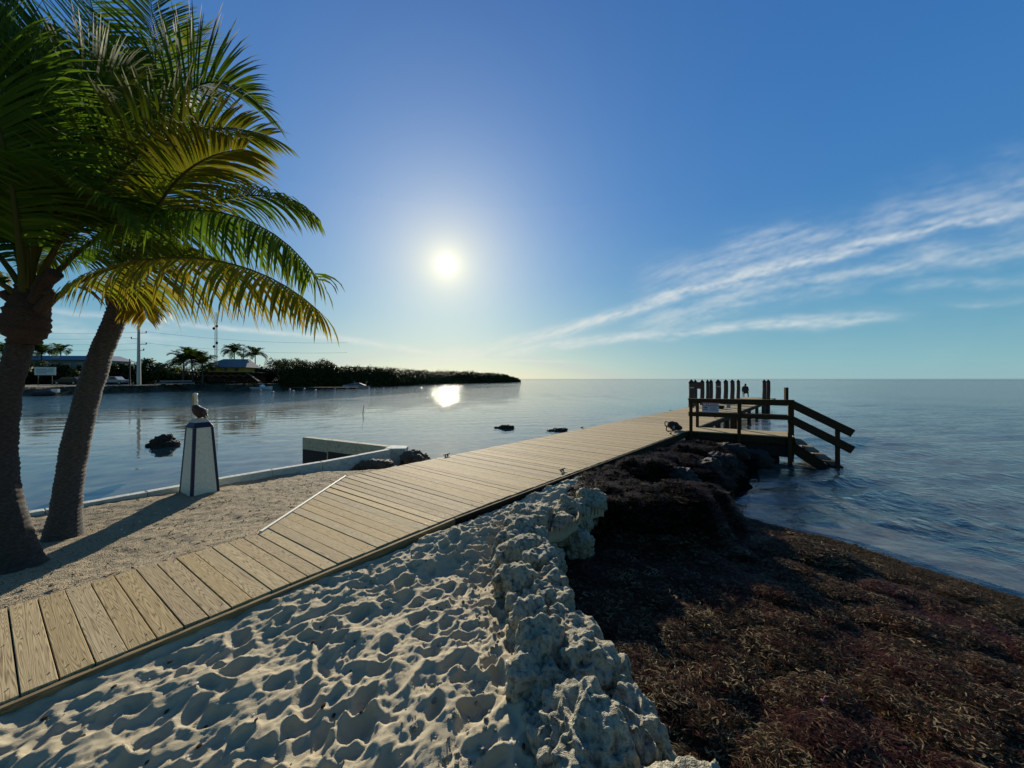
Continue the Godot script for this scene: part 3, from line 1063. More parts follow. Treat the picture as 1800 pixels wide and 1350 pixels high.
# ------------------------------------------------------------------ boardwalk
func build_boardwalk() -> void:
	var bw := thing("boardwalk", W(walk[30][1].x, 0, walk[30][1].y), "long weathered plank boardwalk running from the sand out over the water", "boardwalk")
	var o := bw.position
	var far := MB.new()
	for k in walk.size() - 1:
		var s: float = walk[k][0]
		var p: Vector2 = walk[k][1]
		var d0 := walk_dir(s)
		var l0 := walk_width(s)
		var l1 := walk_width(s + PITCH)
		var f := Vector2(sin(d0), cos(d0))
		var r := Vector2(cos(d0), -sin(d0))
		var gap := rng.randf_range(0.0035, 0.008)
		var out := rng.randf_range(-0.004, 0.006)
		var up := rng.randf_range(-0.003, 0.003)
		var tilt := rng.randf_range(-0.0025, 0.0025)
		var skew := rng.randf_range(-0.0015, 0.0015)
		var c := []
		for q in 8:
			var right := (q & 1) == 1
			var fwd := ((q >> 2) & 1) == 1
			var e: Vector2 = p + f * ((PITCH - gap) if fwd else 0.0) + r * (out if right else -(l1 if fwd else l0) + out)
			e += f * (skew if right else -skew)
			var y := up + (tilt if fwd else -tilt) - (0.038 if ((q >> 1) & 1) == 0 else 0.0)
			c.append(W(e.x, y, e.y) - o)
		if k < 262:
			var m := MB.new()
			m.hexa(c, 0.0035, Vector2(0.06, 2.0), Vector2(rng.randf(), rng.randf()))
			part("plank", m, M.wood[rng.randi() % 6], bw)
		else:
			far.hexa(c, 0.003, Vector2(0.06, 2.0), Vector2(rng.randf(), rng.randf()))
	tag(part("plank_run", far, M.wood[0], bw), "", "", "", "stuff")
	var sc := MB.new()
	for k in range(20, 110):
		var s0: float = walk[k][0]
		for q in [-0.10, -0.70 if s0 < 2.0 else -1.4, 0.09 - walk_width(s0)]:
			for e in [0.035, 0.102]:
				var w2 := walk_at(s0 + e + rng.randf_range(-0.004, 0.004), q + rng.randf_range(-0.006, 0.006))
				sc.lathe([Vector2(.0045, -.002), Vector2(.0042, .0006), Vector2(.0, .0002)], W(w2.x, 0.002, w2.y) - o, 6)
	tag(part("screw_heads", sc, mat(Color(.16, .14, .12), 0.5, 0.4), bw), "", "", "", "stuff")
	# rim boards under the plank ends, stringers and legs
	for sd in 2:
		var s := -3.9
		while s < 41.8:
			var e: float = minf(s + 3.6, 42.0)
			var a: Vector2 = walk_at(s, 0.032 if sd == 0 else -walk_width(s) - (-0.014))
			var b: Vector2 = walk_at(e - 0.01, 0.032 if sd == 0 else -walk_width(e) - (-0.014))
			if sd == 1 and s < 3.6 and e > 1.6:
				s = e
				continue
			var m := MB.new()
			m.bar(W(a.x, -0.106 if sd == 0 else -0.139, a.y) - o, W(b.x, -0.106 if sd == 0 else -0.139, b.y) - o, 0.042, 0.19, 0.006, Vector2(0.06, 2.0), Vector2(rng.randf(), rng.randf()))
			part("rim_board", m, M.dark_wood if sd == 1 or s > 2.6 else wood(Color(.74, .70, .64)), bw)  # near boards tinted as if sunlit, farther right-hand ones dark to paint in shade
			s = e
	for q in [-0.5, -1.25, -2.2]:
		var m := MB.new()
		var a := walk_at(4.6, q)
		var b := walk_at(41.8, q)
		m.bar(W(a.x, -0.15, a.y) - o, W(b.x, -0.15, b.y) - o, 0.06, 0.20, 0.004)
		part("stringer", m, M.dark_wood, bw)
	for k in 10:
		for q in [-0.22, -2.7]:
			var a := walk_at(7.6 + k * 3.5, q)
			var m := MB.new()
			m.tube([W(a.x, -2.9, a.y) - o, W(a.x, -0.06, a.y) - o], [0.11, 0.10], 10)
			part("leg", m, M.pile, bw)
	# the pale board that closes the slanting corner
	var a2 := walk_at(1.70, -1.385)
	var b2 := walk_at(3.50, -2.95)
	var eb := MB.new()
	eb.bar(W(a2.x, -0.034, a2.y) - o, W(b2.x, -0.034, b2.y) - o, 0.034, 0.10, 0.005, Vector2(0.06, 2.0))
	tag(part("edge_board", eb, mat(Color(.90, .86, .76), 0.6), bw), "pale bare edge board on the slanting corner of the boardwalk")
	var a3 := walk_at(-3.9, -1.39)
	var b3 := walk_at(1.68, -1.39)
	var e3 := MB.new()
	e3.bar(W(a3.x, -0.085, a3.y) - o, W(b3.x, -0.085, b3.y) - o, 0.03, 0.12, 0.005, Vector2(0.06, 2.0))
	part("edge_board", e3, M.grey_wood, bw)
	# low cleats along the edges
	var spots := [[785, 802, "low dark cleat on the boardwalk's water edge beyond the concrete corner wall"], [1023, 753, "low dark cleat on the boardwalk's left edge, halfway to the platform"], [1178, 722, "low dark cleat farthest out on the boardwalk's left edge"], [988, 829, "low dark cleat on the boardwalk's right edge above the pale boulders"], [1179, 763.5, "low dark cleat on the boardwalk's right edge just before the platform and bag"], [1257, 735, "low dark cleat on the boardwalk's right edge beyond the platform"]]
	for q in spots:
		var d: float = 1.7 * 675.0 / (q[1] - 667.0)
		var w := at(q[0], q[1], d)
		var cl := thing("dock_cleat", Vector3(w.x, 0.003, w.z), q[2], "cleat", "low cleats along the boardwalk edges", -walk_dir(9.0))
		var m := MB.new()
		for e in [-0.035, 0.035]:
			m.lathe([Vector2(.018, .0), Vector2(.012, .02), Vector2(.012, .034)], Vector3(0, 0, e), 8)
		part("base", m, M.black, cl)
		var h := MB.new()
		h.tube([Vector3(0, .045, -.10), Vector3(0, .038, -.05), Vector3(0, .036, 0), Vector3(0, .038, .05), Vector3(0, .045, .10)], [.008, .013, .015, .013, .008], 8)
		part("horn", h, M.black, cl)

func walk_at(s: float, side: float) -> Vector2:
	var k := clampi(int((s - walk[0][0]) / PITCH), 0, walk.size() - 2)
	var f: float = (s - walk[k][0]) / PITCH
	var p: Vector2 = walk[k][1].lerp(walk[k + 1][1], f)
	var d := walk_dir(s)
	return p + Vector2(cos(d), -sin(d)) * side

# ------------------------------------------------------------------ the swimming platform with its rail and steps
var PA := Vector2(5.89, 12.75)      # near left corner of the platform, in plan
var PU := Vector2(0.877, -0.480)    # along its front
var PV := Vector2(0.480, 0.877)     # towards its back
func pl(u: float, v: float, y: float) -> Vector3:
	var p := PA + PU * u + PV * v
	return W(p.x, y, p.y)

func build_platform() -> void:
	var o := pl(0, 0, 0)
	var t := thing("swim_platform", o, "small wooden platform with a dark rail and steps down into the water", "platform")
	for k in 8:
		var m := MB.new()
		var v := 0.075 + k * 0.148
		m.bar(pl(-0.12 + 0.10 * v, v, -0.016) - o, pl(2.84, v, -0.016) - o, 0.141, 0.034, 0.003, Vector2(0.06, 2.0), Vector2(rng.randf(), rng.randf()))
		part("deck_board", m, M.wood[k % 6], t)
	for e in [[-0.05, 0.0, 2.84, 0.0], [2.84, 0.0, 2.84, 1.19], [-0.05, 1.19, 2.84, 1.19]]:
		var m := MB.new()
		m.bar(pl(e[0], e[1] + 0.022, -0.148) - o, pl(e[2], e[3] + (0.022 if e[1] == e[3] else 0.0), -0.148) - o, 0.04, 0.215, 0.004, Vector2(0.06, 2.0), Vector2(rng.randf(), 0))
		part("rim_board", m, M.dark_wood, t)
	var posts := [[0.05, -0.05, 1.03, -0.30], [1.42, -0.05, 1.03, -0.34], [2.72, -0.05, 1.07, -0.95], [0.18, 1.16, 0.99, -0.30], [1.48, 1.16, 0.99, -1.4], [2.91, 1.02, 0.99, -1.5]]
	for q in posts:
		var m := MB.new()
		m.box((pl(q[0], q[1], q[2]) + pl(q[0], q[1], q[3])) / 2.0 - o, Basis(Vector3.UP, -atan2(0.48, 0.877)), Vector3(0.10, q[2] - q[3], 0.095), 0.006, Vector2(0.5, 2))
		part("post", m, M.post_wood, t)
	# rails
	var rails := [[-0.02, -0.118, 2.80, -0.118, 1.005, 0.14], [-0.02, -0.118, 2.80, -0.118, 0.565, 0.14], [0.12, 1.105, 2.80, 1.105, 0.915, 0.13], [0.12, 1.105, 2.80, 1.105, 0.50, 0.13]]
	for q in rails:
		var m := MB.new()
		m.bar(pl(q[0], q[1], q[4]) - o, pl(q[2], q[3], q[4]) - o, 0.038, q[5], 0.004, Vector2(0.06, 2.0), Vector2(rng.randf(), rng.randf()))
		part("rail", m, M.post_wood, t)
	var m2 := MB.new()
	m2.bar(pl(-0.04, -0.05, 1.055) - o, pl(2.82, -0.05, 1.078) - o, 0.15, 0.036, 0.004, Vector2(0.06, 2.0))
	part("rail_cap", m2, M.post_wood, t)
	var m3 := MB.new()
	m3.bar(pl(2.64, 0.03, 0.94) - o, pl(2.64, 0.03, 1.46) - o, 0.085, 0.085, 0.005)
	part("stub_post", m3, M.post_wood, t)
	# the sloping rails, one board on each face of the posts
	for q in [[-0.118, 1.09, 0.30], [0.022, 1.075, 0.27], [-0.118, 0.63, -0.16], [0.022, 0.615, -0.20]]:
		var m := MB.new()
		var end := 4.13 if q[0] < 0.0 else 4.17
		m.bar(pl(2.72, q[0], q[1] - 0.09) - o, pl(end, q[0], q[2] - 0.09) - o, 0.038, 0.215, 0.004, Vector2(0.06, 2.0), Vector2(rng.randf(), rng.randf()))
		part("stair_rail", m, M.post_wood, t)
	var bp := MB.new()
	bp.box((pl(3.82, -0.05, 0.36) + pl(3.82, -0.05, -1.5)) / 2.0 - o, Basis(Vector3.UP, -atan2(0.48, 0.877)), Vector3(0.10, 1.86, 0.095), 0.006)
	part("post", bp, M.post_wood, t)
	for v in [0.02, 1.0]:
		var m := MB.new()
		m.bar(pl(2.78, v, -0.33) - o, pl(4.02, v, -1.20) - o, 0.045, 0.26, 0.005, Vector2(0.06, 2.0))
		part("stringer", m, M.dark_wood, t)
	for k in 5:
		var m := MB.new()
		var u := 3.00 + k * 0.272
		m.box(pl(u, 0.50, -0.195 - k * 0.195) - o, Basis(Vector3.UP, -atan2(0.48, 0.877)), Vector3(0.27, 0.05, 1.14), 0.006, Vector2(0.06, 2.0))
		part("step", m, M.grey_wood if k < 3 else M.dark_wood, t)
	# the concrete footing under it
	var f := thing("concrete_footing", pl(1.5, 0.5, -0.9), "rough stained concrete footing in the shade beneath the platform", "footing")
	var fo := f.position
	var b := MB.new()
	b.hexa([pl(0.3, 0.10, -0.66) - fo, pl(2.72, 0.06, -0.64) - fo, pl(0.3, 0.10, -0.30) - fo, pl(2.72, 0.06, -0.285) - fo, pl(0.3, 1.1, -0.66) - fo, pl(2.8, 1.1, -0.62) - fo, pl(0.3, 1.1, -0.30) - fo, pl(2.8, 1.1, -0.29) - fo], 0.03)
	part("slab", b, M.wet_rock, f)
	for u in [0.7, 2.0]:
		var l := MB.new()
		l.hexa([pl(u, 0.22, -1.6) - fo, pl(u + 0.5, 0.22, -1.6) - fo, pl(u, 0.22, -0.662) - fo, pl(u + 0.5, 0.22, -0.662) - fo, pl(u, 0.95, -1.6) - fo, pl(u + 0.5, 0.95, -1.6) - fo, pl(u, 0.95, -0.662) - fo, pl(u + 0.5, 0.95, -0.662) - fo], 0.04)
		part("pier", l, M.wet_rock, f)
	# the warning sign on the rail
	var sg := thing("warning_sign", pl(0.62, -0.145, 0.80), "red and white warning sign fixed to the platform rail", "sign", "", -atan2(0.48, 0.877))
	sg.scale = Vector3(0.86, 0.86, 1.0)
	var pn := MB.new()
	pn.box(Vector3.ZERO, Basis(), Vector3(0.56, 0.36, 0.006), 0.002)
	part("panel", pn, mat(Color(.72, .72, .76), 0.5), sg)
	var hd := MB.new()
	hd.box(Vector3(0, 0.115, 0.0045), Basis(), Vector3(0.55, 0.12, 0.003), 0.001)
	part("header", hd, mat(Color(.62, .10, .13), 0.5), sg)
	text("WARNING", 0.085, Vector3(0.05, 0.115, 0.0075), M.white, sg)
	var tr := MB.new()
	var ti := []
	for q in [Vector2(-0.235, 0.075), Vector2(-0.145, 0.075), Vector2(-0.19, 0.155)]:
		ti.append(tr.vert(Vector3(q.x, q.y, 0.0075), Vector3(0, 0, 1)))
	tr.tri(ti[0], ti[1], ti[2])
	part("warning_triangle", tr, M.white, sg)
	text("!", 0.06, Vector3(-0.19, 0.105, 0.009), mat(Color(.62, .10, .13), 0.5), sg)
	var pic := MB.new()          # the black pictogram: a figure diving over waves
	pic.ball(Vector3(-0.11, 0.0, 0.004), Vector3(.022, .022, .003), 10)
	pic.bar(Vector3(-0.20, 0.015, 0.005), Vector3(-0.125, -0.02, 0.005), 0.003, 0.035, 0.001)
	pic.bar(Vector3(-0.24, -0.02, 0.005), Vector3(-0.185, 0.02, 0.005), 0.003, 0.022, 0.001)
	pic.bar(Vector3(-0.24, -0.09, 0.005), Vector3(-0.17, -0.06, 0.005), 0.003, 0.025, 0.001)
	pic.bar(Vector3(-0.165, -0.06, 0.005), Vector3(-0.08, -0.095, 0.005), 0.003, 0.025, 0.001)
	part("pictogram", pic, M.black, sg)
	var ln := MB.new()
	for k in 4:
		ln.bar(Vector3(-0.02, 0.02 - k * 0.042, 0.0045), Vector3(0.20 + 0.04 * (k % 2), 0.02 - k * 0.042, 0.0045), 0.003, 0.016, 0.001)
	part("small_print", ln, mat(Color(.42, .42, .48), 0.6), sg)

func text(s: String, size: float, where: Vector3, m: Material, parent: Node3D) -> void:
	var t := TextMesh.new()
	var f := SystemFont.new()
	f.font_names = PackedStringArray(["Droid Sans"])
	f.font_weight = 700
	t.font = f
	t.text = s
	t.font_size = 64
	t.pixel_size = size / 46.0
	t.depth = 0.002
	t.material = m
	put("lettering", t, parent, where)

# ------------------------------------------------------------------ seawall left, and the wall that stands in the water
func build_seawall() -> void:
	var o := W(-5.1, 0, 6.4)
	var t := thing("seawall", o, "low white concrete seawall curving round the sandy ground left of boardwalk", "seawall")
	var zs := [0.5, 1.8, 3.2, 4.2, 5.0, 5.8, 6.5, 7.2, 7.9, 8.6, 9.3]
	for k in zs.size() - 1:
		var c := []
		var tilt := rng.randf_range(-0.008, 0.008)
		for q in 8:
			var z: float = zs[k + 1] - 0.0015 if (q >> 2) & 1 else zs[k]
			var x := wall_x(z)
			var s := (wall_x(z + 0.1) - wall_x(z - 0.1)) / 0.2
			var nn := Vector2(1.0, -s).normalized() * (0.075 if q & 1 else -0.075)
			c.append(W(x + nn.x, (0.012 + tilt * 0.4) if (q >> 1) & 1 else -1.9, z + nn.y) - o)
		var m := MB.new()
		m.hexa(c, 0.012)
		part("wall_section", m, M.concrete, t)
	# the corner block and the arm that runs out to the left
	var e := MB.new()
	e.hexa([W(-3.12, -2.0, 9.32) - o, W(-2.60, -2.0, 9.36) - o, W(-3.12, .02, 9.32) - o, W(-2.60, .02, 9.36) - o, W(-3.10, -2.0, 9.86) - o, W(-2.62, -2.0, 9.72) - o, W(-3.10, .02, 9.86) - o, W(-2.62, .02, 9.72) - o], 0.02)
	part("corner_block", e, M.concrete, t)
	var w := thing("water_wall", W(-4.6, -0.8, 10.6), "stained concrete wall standing in the water, running left from the seawall corner", "concrete wall")
	var wo := w.position
	for k in 3:
		var f0 := k / 3.0
		var f1 := (k + 1) / 3.0 - 0.002
		var p0 := Vector2(-3.13, 9.62).lerp(Vector2(-6.17, 11.28), f0)
		var p1 := Vector2(-3.13, 9.62).lerp(Vector2(-6.17, 11.28), f1)
		var nn := Vector2(1.66, 3.04).normalized() * 0.20
		var c := []
		for q in 8:
			var p := (p1 if q & 1 else p0) + (nn if (q >> 2) & 1 else Vector2.ZERO)
			c.append(W(p.x, (0.012 - 0.004 * k) if (q >> 1) & 1 else -2.2, p.y) - wo)
		var m := MB.new()
		m.hexa(c, 0.02)
		part("wall_section", m, rough_mat(Color(.80, .79, .70), M.concrete.albedo_texture, M.concrete.heightmap_texture, 0.5, 0.9, 0.9), w)
		var st := MB.new()                       # the tide's dark growth on its lower half
		c = []
		for q in 8:
			var p := (p1 if q & 1 else p0) + nn * (-0.03 if ((q >> 2) & 1) == 0 else 1.12)
			c.append(W(p.x, (-0.30 + 0.02 * sin(k * 2.0)) if (q >> 1) & 1 else -1.9, p.y) - wo)
		st.hexa(c, 0.03)
		part("tide_growth", st, M.wet_rock, w)

# ------------------------------------------------------------------ the coral-rock wall in front
func build_rock_wall() -> void:
	var t := thing("rock_wall", W(0.3, -0.15, 3.0), "pale pitted coral rock wall between the trampled sand and the dark seaweed beach", "rock wall")
	var list := [   # x, z, half sizes, top
		[.66, 1.30, .30, .30, .32, .17], [.36, 1.24, .22, .32, .28, .08],
		[.36, 1.80, .22, .30, .25, .15], [.62, 1.92, .17, .26, .19, .11], [.18, 1.86, .13, .30, .22, .00],
		[.18, 2.32, .16, .30, .24, .14], [.43, 2.33, .20, .28, .20, .12], [.60, 2.26, .11, .22, .16, .04],
		[.35, 2.66, .15, .24, .17, .10], [.13, 2.68, .13, .28, .17, .10], [.47, 2.68, .11, .22, .16, .02],
		[.20, 2.97, .15, .24, .13, .11], [.36, 3.00, .12, .22, .15, .07], [.03, 2.96, .11, .26, .16, .03],
		[.29, 3.27, .12, .22, .13, .11], [.09, 3.26, .13, .24, .15, .11], [.38, 3.32, .10, .22, .16, .04],
		[.21, 3.53, .12, .22, .12, .12], [.32, 3.60, .11, .22, .15, .09], [-.03, 3.50, .10, .22, .18, .00],
		[.11, 3.84, .15, .24, .17, .13], [.29, 3.92, .12, .22, .16, .07], [-.06, 3.86, .10, .20, .17, .01],
		[.13, 4.22, .17, .24, .20, .10], [.31, 4.30, .11, .22, .19, .06], [-.06, 4.24, .10, .20, .18, .00],
		[.06, 4.62, .14, .22, .18, .06], [.27, 4.70, .15, .22, .20, .05], [.14, 5.02, .16, .20, .20, .02], [.38, 5.08, .14, .22, .20, .03],
		[.64, 4.98, .14, .20, .16, -.02], [.84, 5.32, .20, .24, .18, .08], [1.16, 5.62, .19, .24, .18, .07], [.98, 5.22, .10, .16, .12, -.04], [.56, 5.42, .12, .16, .12, -.08],
		[.66, 1.62, .18, .34, .3, -.14], [.62, 2.1, .17, .34, .3, -.20], [.50, 2.62, .15, .34, .3, -.20], [.40, 3.2, .15, .34, .35, -.20], [.37, 3.8, .15, .34, .35, -.18], [.42, 4.5, .16, .34, .35, -.16], [.86, 5.0, .2, .3, .22, -.24]]
	for k in list.size():
		var q: Array = list[k]
		var r := Vector3(q[2] * 0.92, q[3], q[4] * 1.15)
		var n := 64 if q[1] < 2.1 and q[5] > 0.0 else 46 if q[1] < 2.8 and q[5] > -0.05 else 32 if q[1] < 4.0 else 24
		if q[5] < -0.13:
			n = 18
		var m := stone(r * 1.0, 40 + k, n, 1.0)
		var st := put("stone", m.mesh(M.rock), t, W(q[0], q[5] - 0.02 - q[3] * 0.98, q[1]) - t.position)
		st.rotation = Vector3(rng.randf_range(-.08, .08), rng.randf_range(-.4, .4), rng.randf_range(-.08, .08))
	var sx := []
	var sk := []
	for k in 900:
		var z := 0.9 + 4.6 * pow(rng.randf(), 1.4)
		var x := rng.randf_range(-3.6, 0.2)
		if walk_side(x, z) < 0.1:
			continue
		var a := clampi(int((x - SX0) / SST), 0, SNX - 1)
		var b := clampi(int((z - SZ0) / SST), 0, SNZ - 1)
		var g := 0.003 + 0.010 * pow(rng.randf(), 3.0)
		sx.append(Transform3D(Basis.from_euler(Vector3(rng.randf() * TAU, rng.randf() * TAU, 0)).scaled(Vector3(g, g * 0.6, g * 1.7)), W(x, sand_h[b * SNX + a] + g * 0.3, z)))
		sk.append(Color(.05, .035, .025) if rng.randf() < 0.65 else Color(.62, .58, .50))
	var bit := MB.new()
	bit.ball(Vector3.ZERO, Vector3(1, 1, 1), 6)
	tag(scatter("sand_crumbs", bit.mesh(M.bits), sx, sk), "dark weed crumbs and shell bits lying on the trampled sand", "shell bits", "", "stuff")
	# crumbs of rock and shell along the wall's foot
	var cm := stone(Vector3(1, 1, 1) * 0.5, 91, 6, 0.0).mesh(M.rock)
	var xf := []
	for k in 420:
		var z := rng.randf_range(1.4, 5.4)
		var x := -0.14 + rng.randf_range(-0.55, 0.12) * rng.randf()
		var a := clampi(int((x - SX0) / SST), 0, SNX - 1)
		var b := clampi(int((z - SZ0) / SST), 0, SNZ - 1)
		var s := 0.006 + 0.022 * pow(rng.randf(), 3.0)
		xf.append(Transform3D(Basis.from_euler(Vector3(rng.randf() * TAU, rng.randf() * TAU, 0)).scaled(Vector3(s, s * 0.8, s * 1.2)), W(x, sand_h[b * SNX + a] + s * 0.15, z)))
	tag(scatter("pebbles", cm, xf, []), "small pale stone crumbs scattered on the sand at the rock wall's foot", "pebbles", "", "stuff")

# ------------------------------------------------------------------ palms
func bez(p: Array, t: float) -> Vector3:
	var a: Vector3 = p[0].lerp(p[1], t)
	var b: Vector3 = p[1].lerp(p[2], t)
	var c: Vector3 = p[2].lerp(p[3], t)
	return a.lerp(b, t).lerp(b.lerp(c, t), t)

var frond_tone := 1.0
func frond(p: Array, leaf: float, droop: float, hue: float, n: int, tree: Node3D, first := 0.16, segs := 4, wide := 1.0) -> void:
	var m := MB.new()
	var outw: Vector3 = p[3] - p[0]
	outw.y = 0.0
	outw = outw.normalized()
	var green := Color(.036, .080, .012) * frond_tone
	var lime := Color(.150, .235, .022) * frond_tone
	var gold := Color(.36, .215, .022)
	for i in n:
		var t := lerpf(first, 1.0, float(i) / (n - 1))
		var pos := bez(p, t)
		var tn := (bez(p, minf(t + 0.01, 1.0)) - bez(p, t - 0.01)).normalized()
		var up := Vector3.UP - outw * 0.7
		up = (up - tn * up.dot(tn)).normalized()
		var side := tn.cross(up).normalized()
		var prof := leaf * (0.45 + 0.75 * ss(first, first + 0.22, t)) * (1.0 - 0.55 * ss(0.68, 1.0, t))
		for sg in [-1.0, 1.0]:
			if rng.randf() < 0.03:
				continue
			var hang := ss(1.2, 2.0, droop)
			var fw := lerpf(lerpf(0.40, 0.22, hang), lerpf(1.25, 0.8, hang), t * t) + rng.randf_range(-0.12, 0.12)
			var d: Vector3 = (side * sg + tn * fw + up * (rng.randf_range(0.12, 0.38) - 0.75 * hang)).normalized()
			var l := prof * rng.randf_range(0.82, 1.08)
			var wd := 0.0135 * wide * rng.randf_range(0.8, 1.15) * minf(1.0, l / 0.35)
			var q: Vector3 = pos + side * sg * 0.006
			var c := green.lerp(lime, clampf(rng.randf() * 0.55 + 0.25 * hue, 0.0, 1.0)).lerp(gold, clampf(hue * rng.randf_range(0.4, 1.2) - 0.25 * (1.0 - t), 0.0, 0.95))
			var last := []
			for k in segs + 1:
				var f := float(k) / segs
				m.col = c.lerp(gold * 0.8, ss(0.7, 1.0, f) * (0.06 + 0.7 * hue))
				var wv := (tn - d * d.dot(tn))
				wv = wv.normalized() if wv.length() > 0.05 else up
				var nn := d.cross(wv).normalized()
				if nn.dot(up) < 0.0:
					nn = -nn
				var ww: float = wd * [0.55, 1.0, 0.95, 0.68, 0.06][int(round(f * 4.0))]
				var a := m.vert(q - wv * ww, nn)
				var b := m.vert(q + wv * ww, nn)
				if k > 0:
					m.quad(last[0], last[1], b, a)
				last = [a, b]
				q += d * l / segs
				d = (d + Vector3.DOWN * droop * (0.16 + 0.40 * f) * (0.8 + 0.4 * rng.randf())).normalized()
	var fr := part("frond", m, M.frond, tree, true)
	var r := MB.new()
	r.col = Color(.055, .06, .02).lerp(Color(.15, .09, .035), hue * 0.7)
	var pts := []
	var rad := []
	for k in 19:
		pts.append(bez(p, k / 18.0))
		rad.append(lerpf(0.030, 0.003, pow(k / 18.0, 0.7)))
	r.tube(pts, rad, 6)
	part("midrib", r, M.bits, fr, true)

func trunk_mesh(pts: Array, r0: float, r1: float, flare: float, rings: float, sides := 22) -> MB:
	var line := Curve3D.new()
	for k in pts.size():
		var tn: Vector3 = (pts[mini(k + 1, pts.size() - 1)] - pts[maxi(k - 1, 0)]) / 6.0
		line.add_point(pts[k], -tn, tn)
	var l := line.get_baked_length()
	var m := MB.new()
	var n := int(l / 0.014)
	var prev := []
	for k in n + 1:
		var s := l * k / n
		var c := line.sample_baked(s, true)
		var tn := (line.sample_baked(minf(s + 0.03, l), true) - line.sample_baked(maxf(s - 0.03, 0.0), true)).normalized()
		var x := (Vector3.RIGHT - tn * tn.x).normalized()
		var y := tn.cross(x)
		var f := s / l
		var base := lerpf(r0, r1, pow(f, 0.8)) + flare * exp(-s / 0.22)
		var ring := []
		for e in sides + 1:
			var a := TAU * (e % sides) / sides
			var d := x * cos(a) + y * sin(a)
			var w := c + d * base
			var ph: float = fposmod(s / rings + 0.22 * nz.mid.get_noise_3dv(w * 0.5) + 0.5 * nz.big.get_noise_1d(s * 1.2), 1.0)
			var scar := 0.0065 * (ss(0.0, 0.75, ph) - ss(0.80, 1.0, ph))
			var h: float = scar + 0.014 * nz.big.get_noise_3dv(w) + 0.007 * nz.mid.get_noise_3dv(w * Vector3(1.0, 6.0, 1.0)) + 0.002 * nz.fine.get_noise_3dv(w * Vector3(1, 3, 1))
			ring.append(m.vert(c + d * (base + h), d))
		if k > 0:
			for e in sides:
				m.quad(prev[e], prev[e + 1], ring[e + 1], ring[e])
		prev = ring
	smooth(m)
	return m

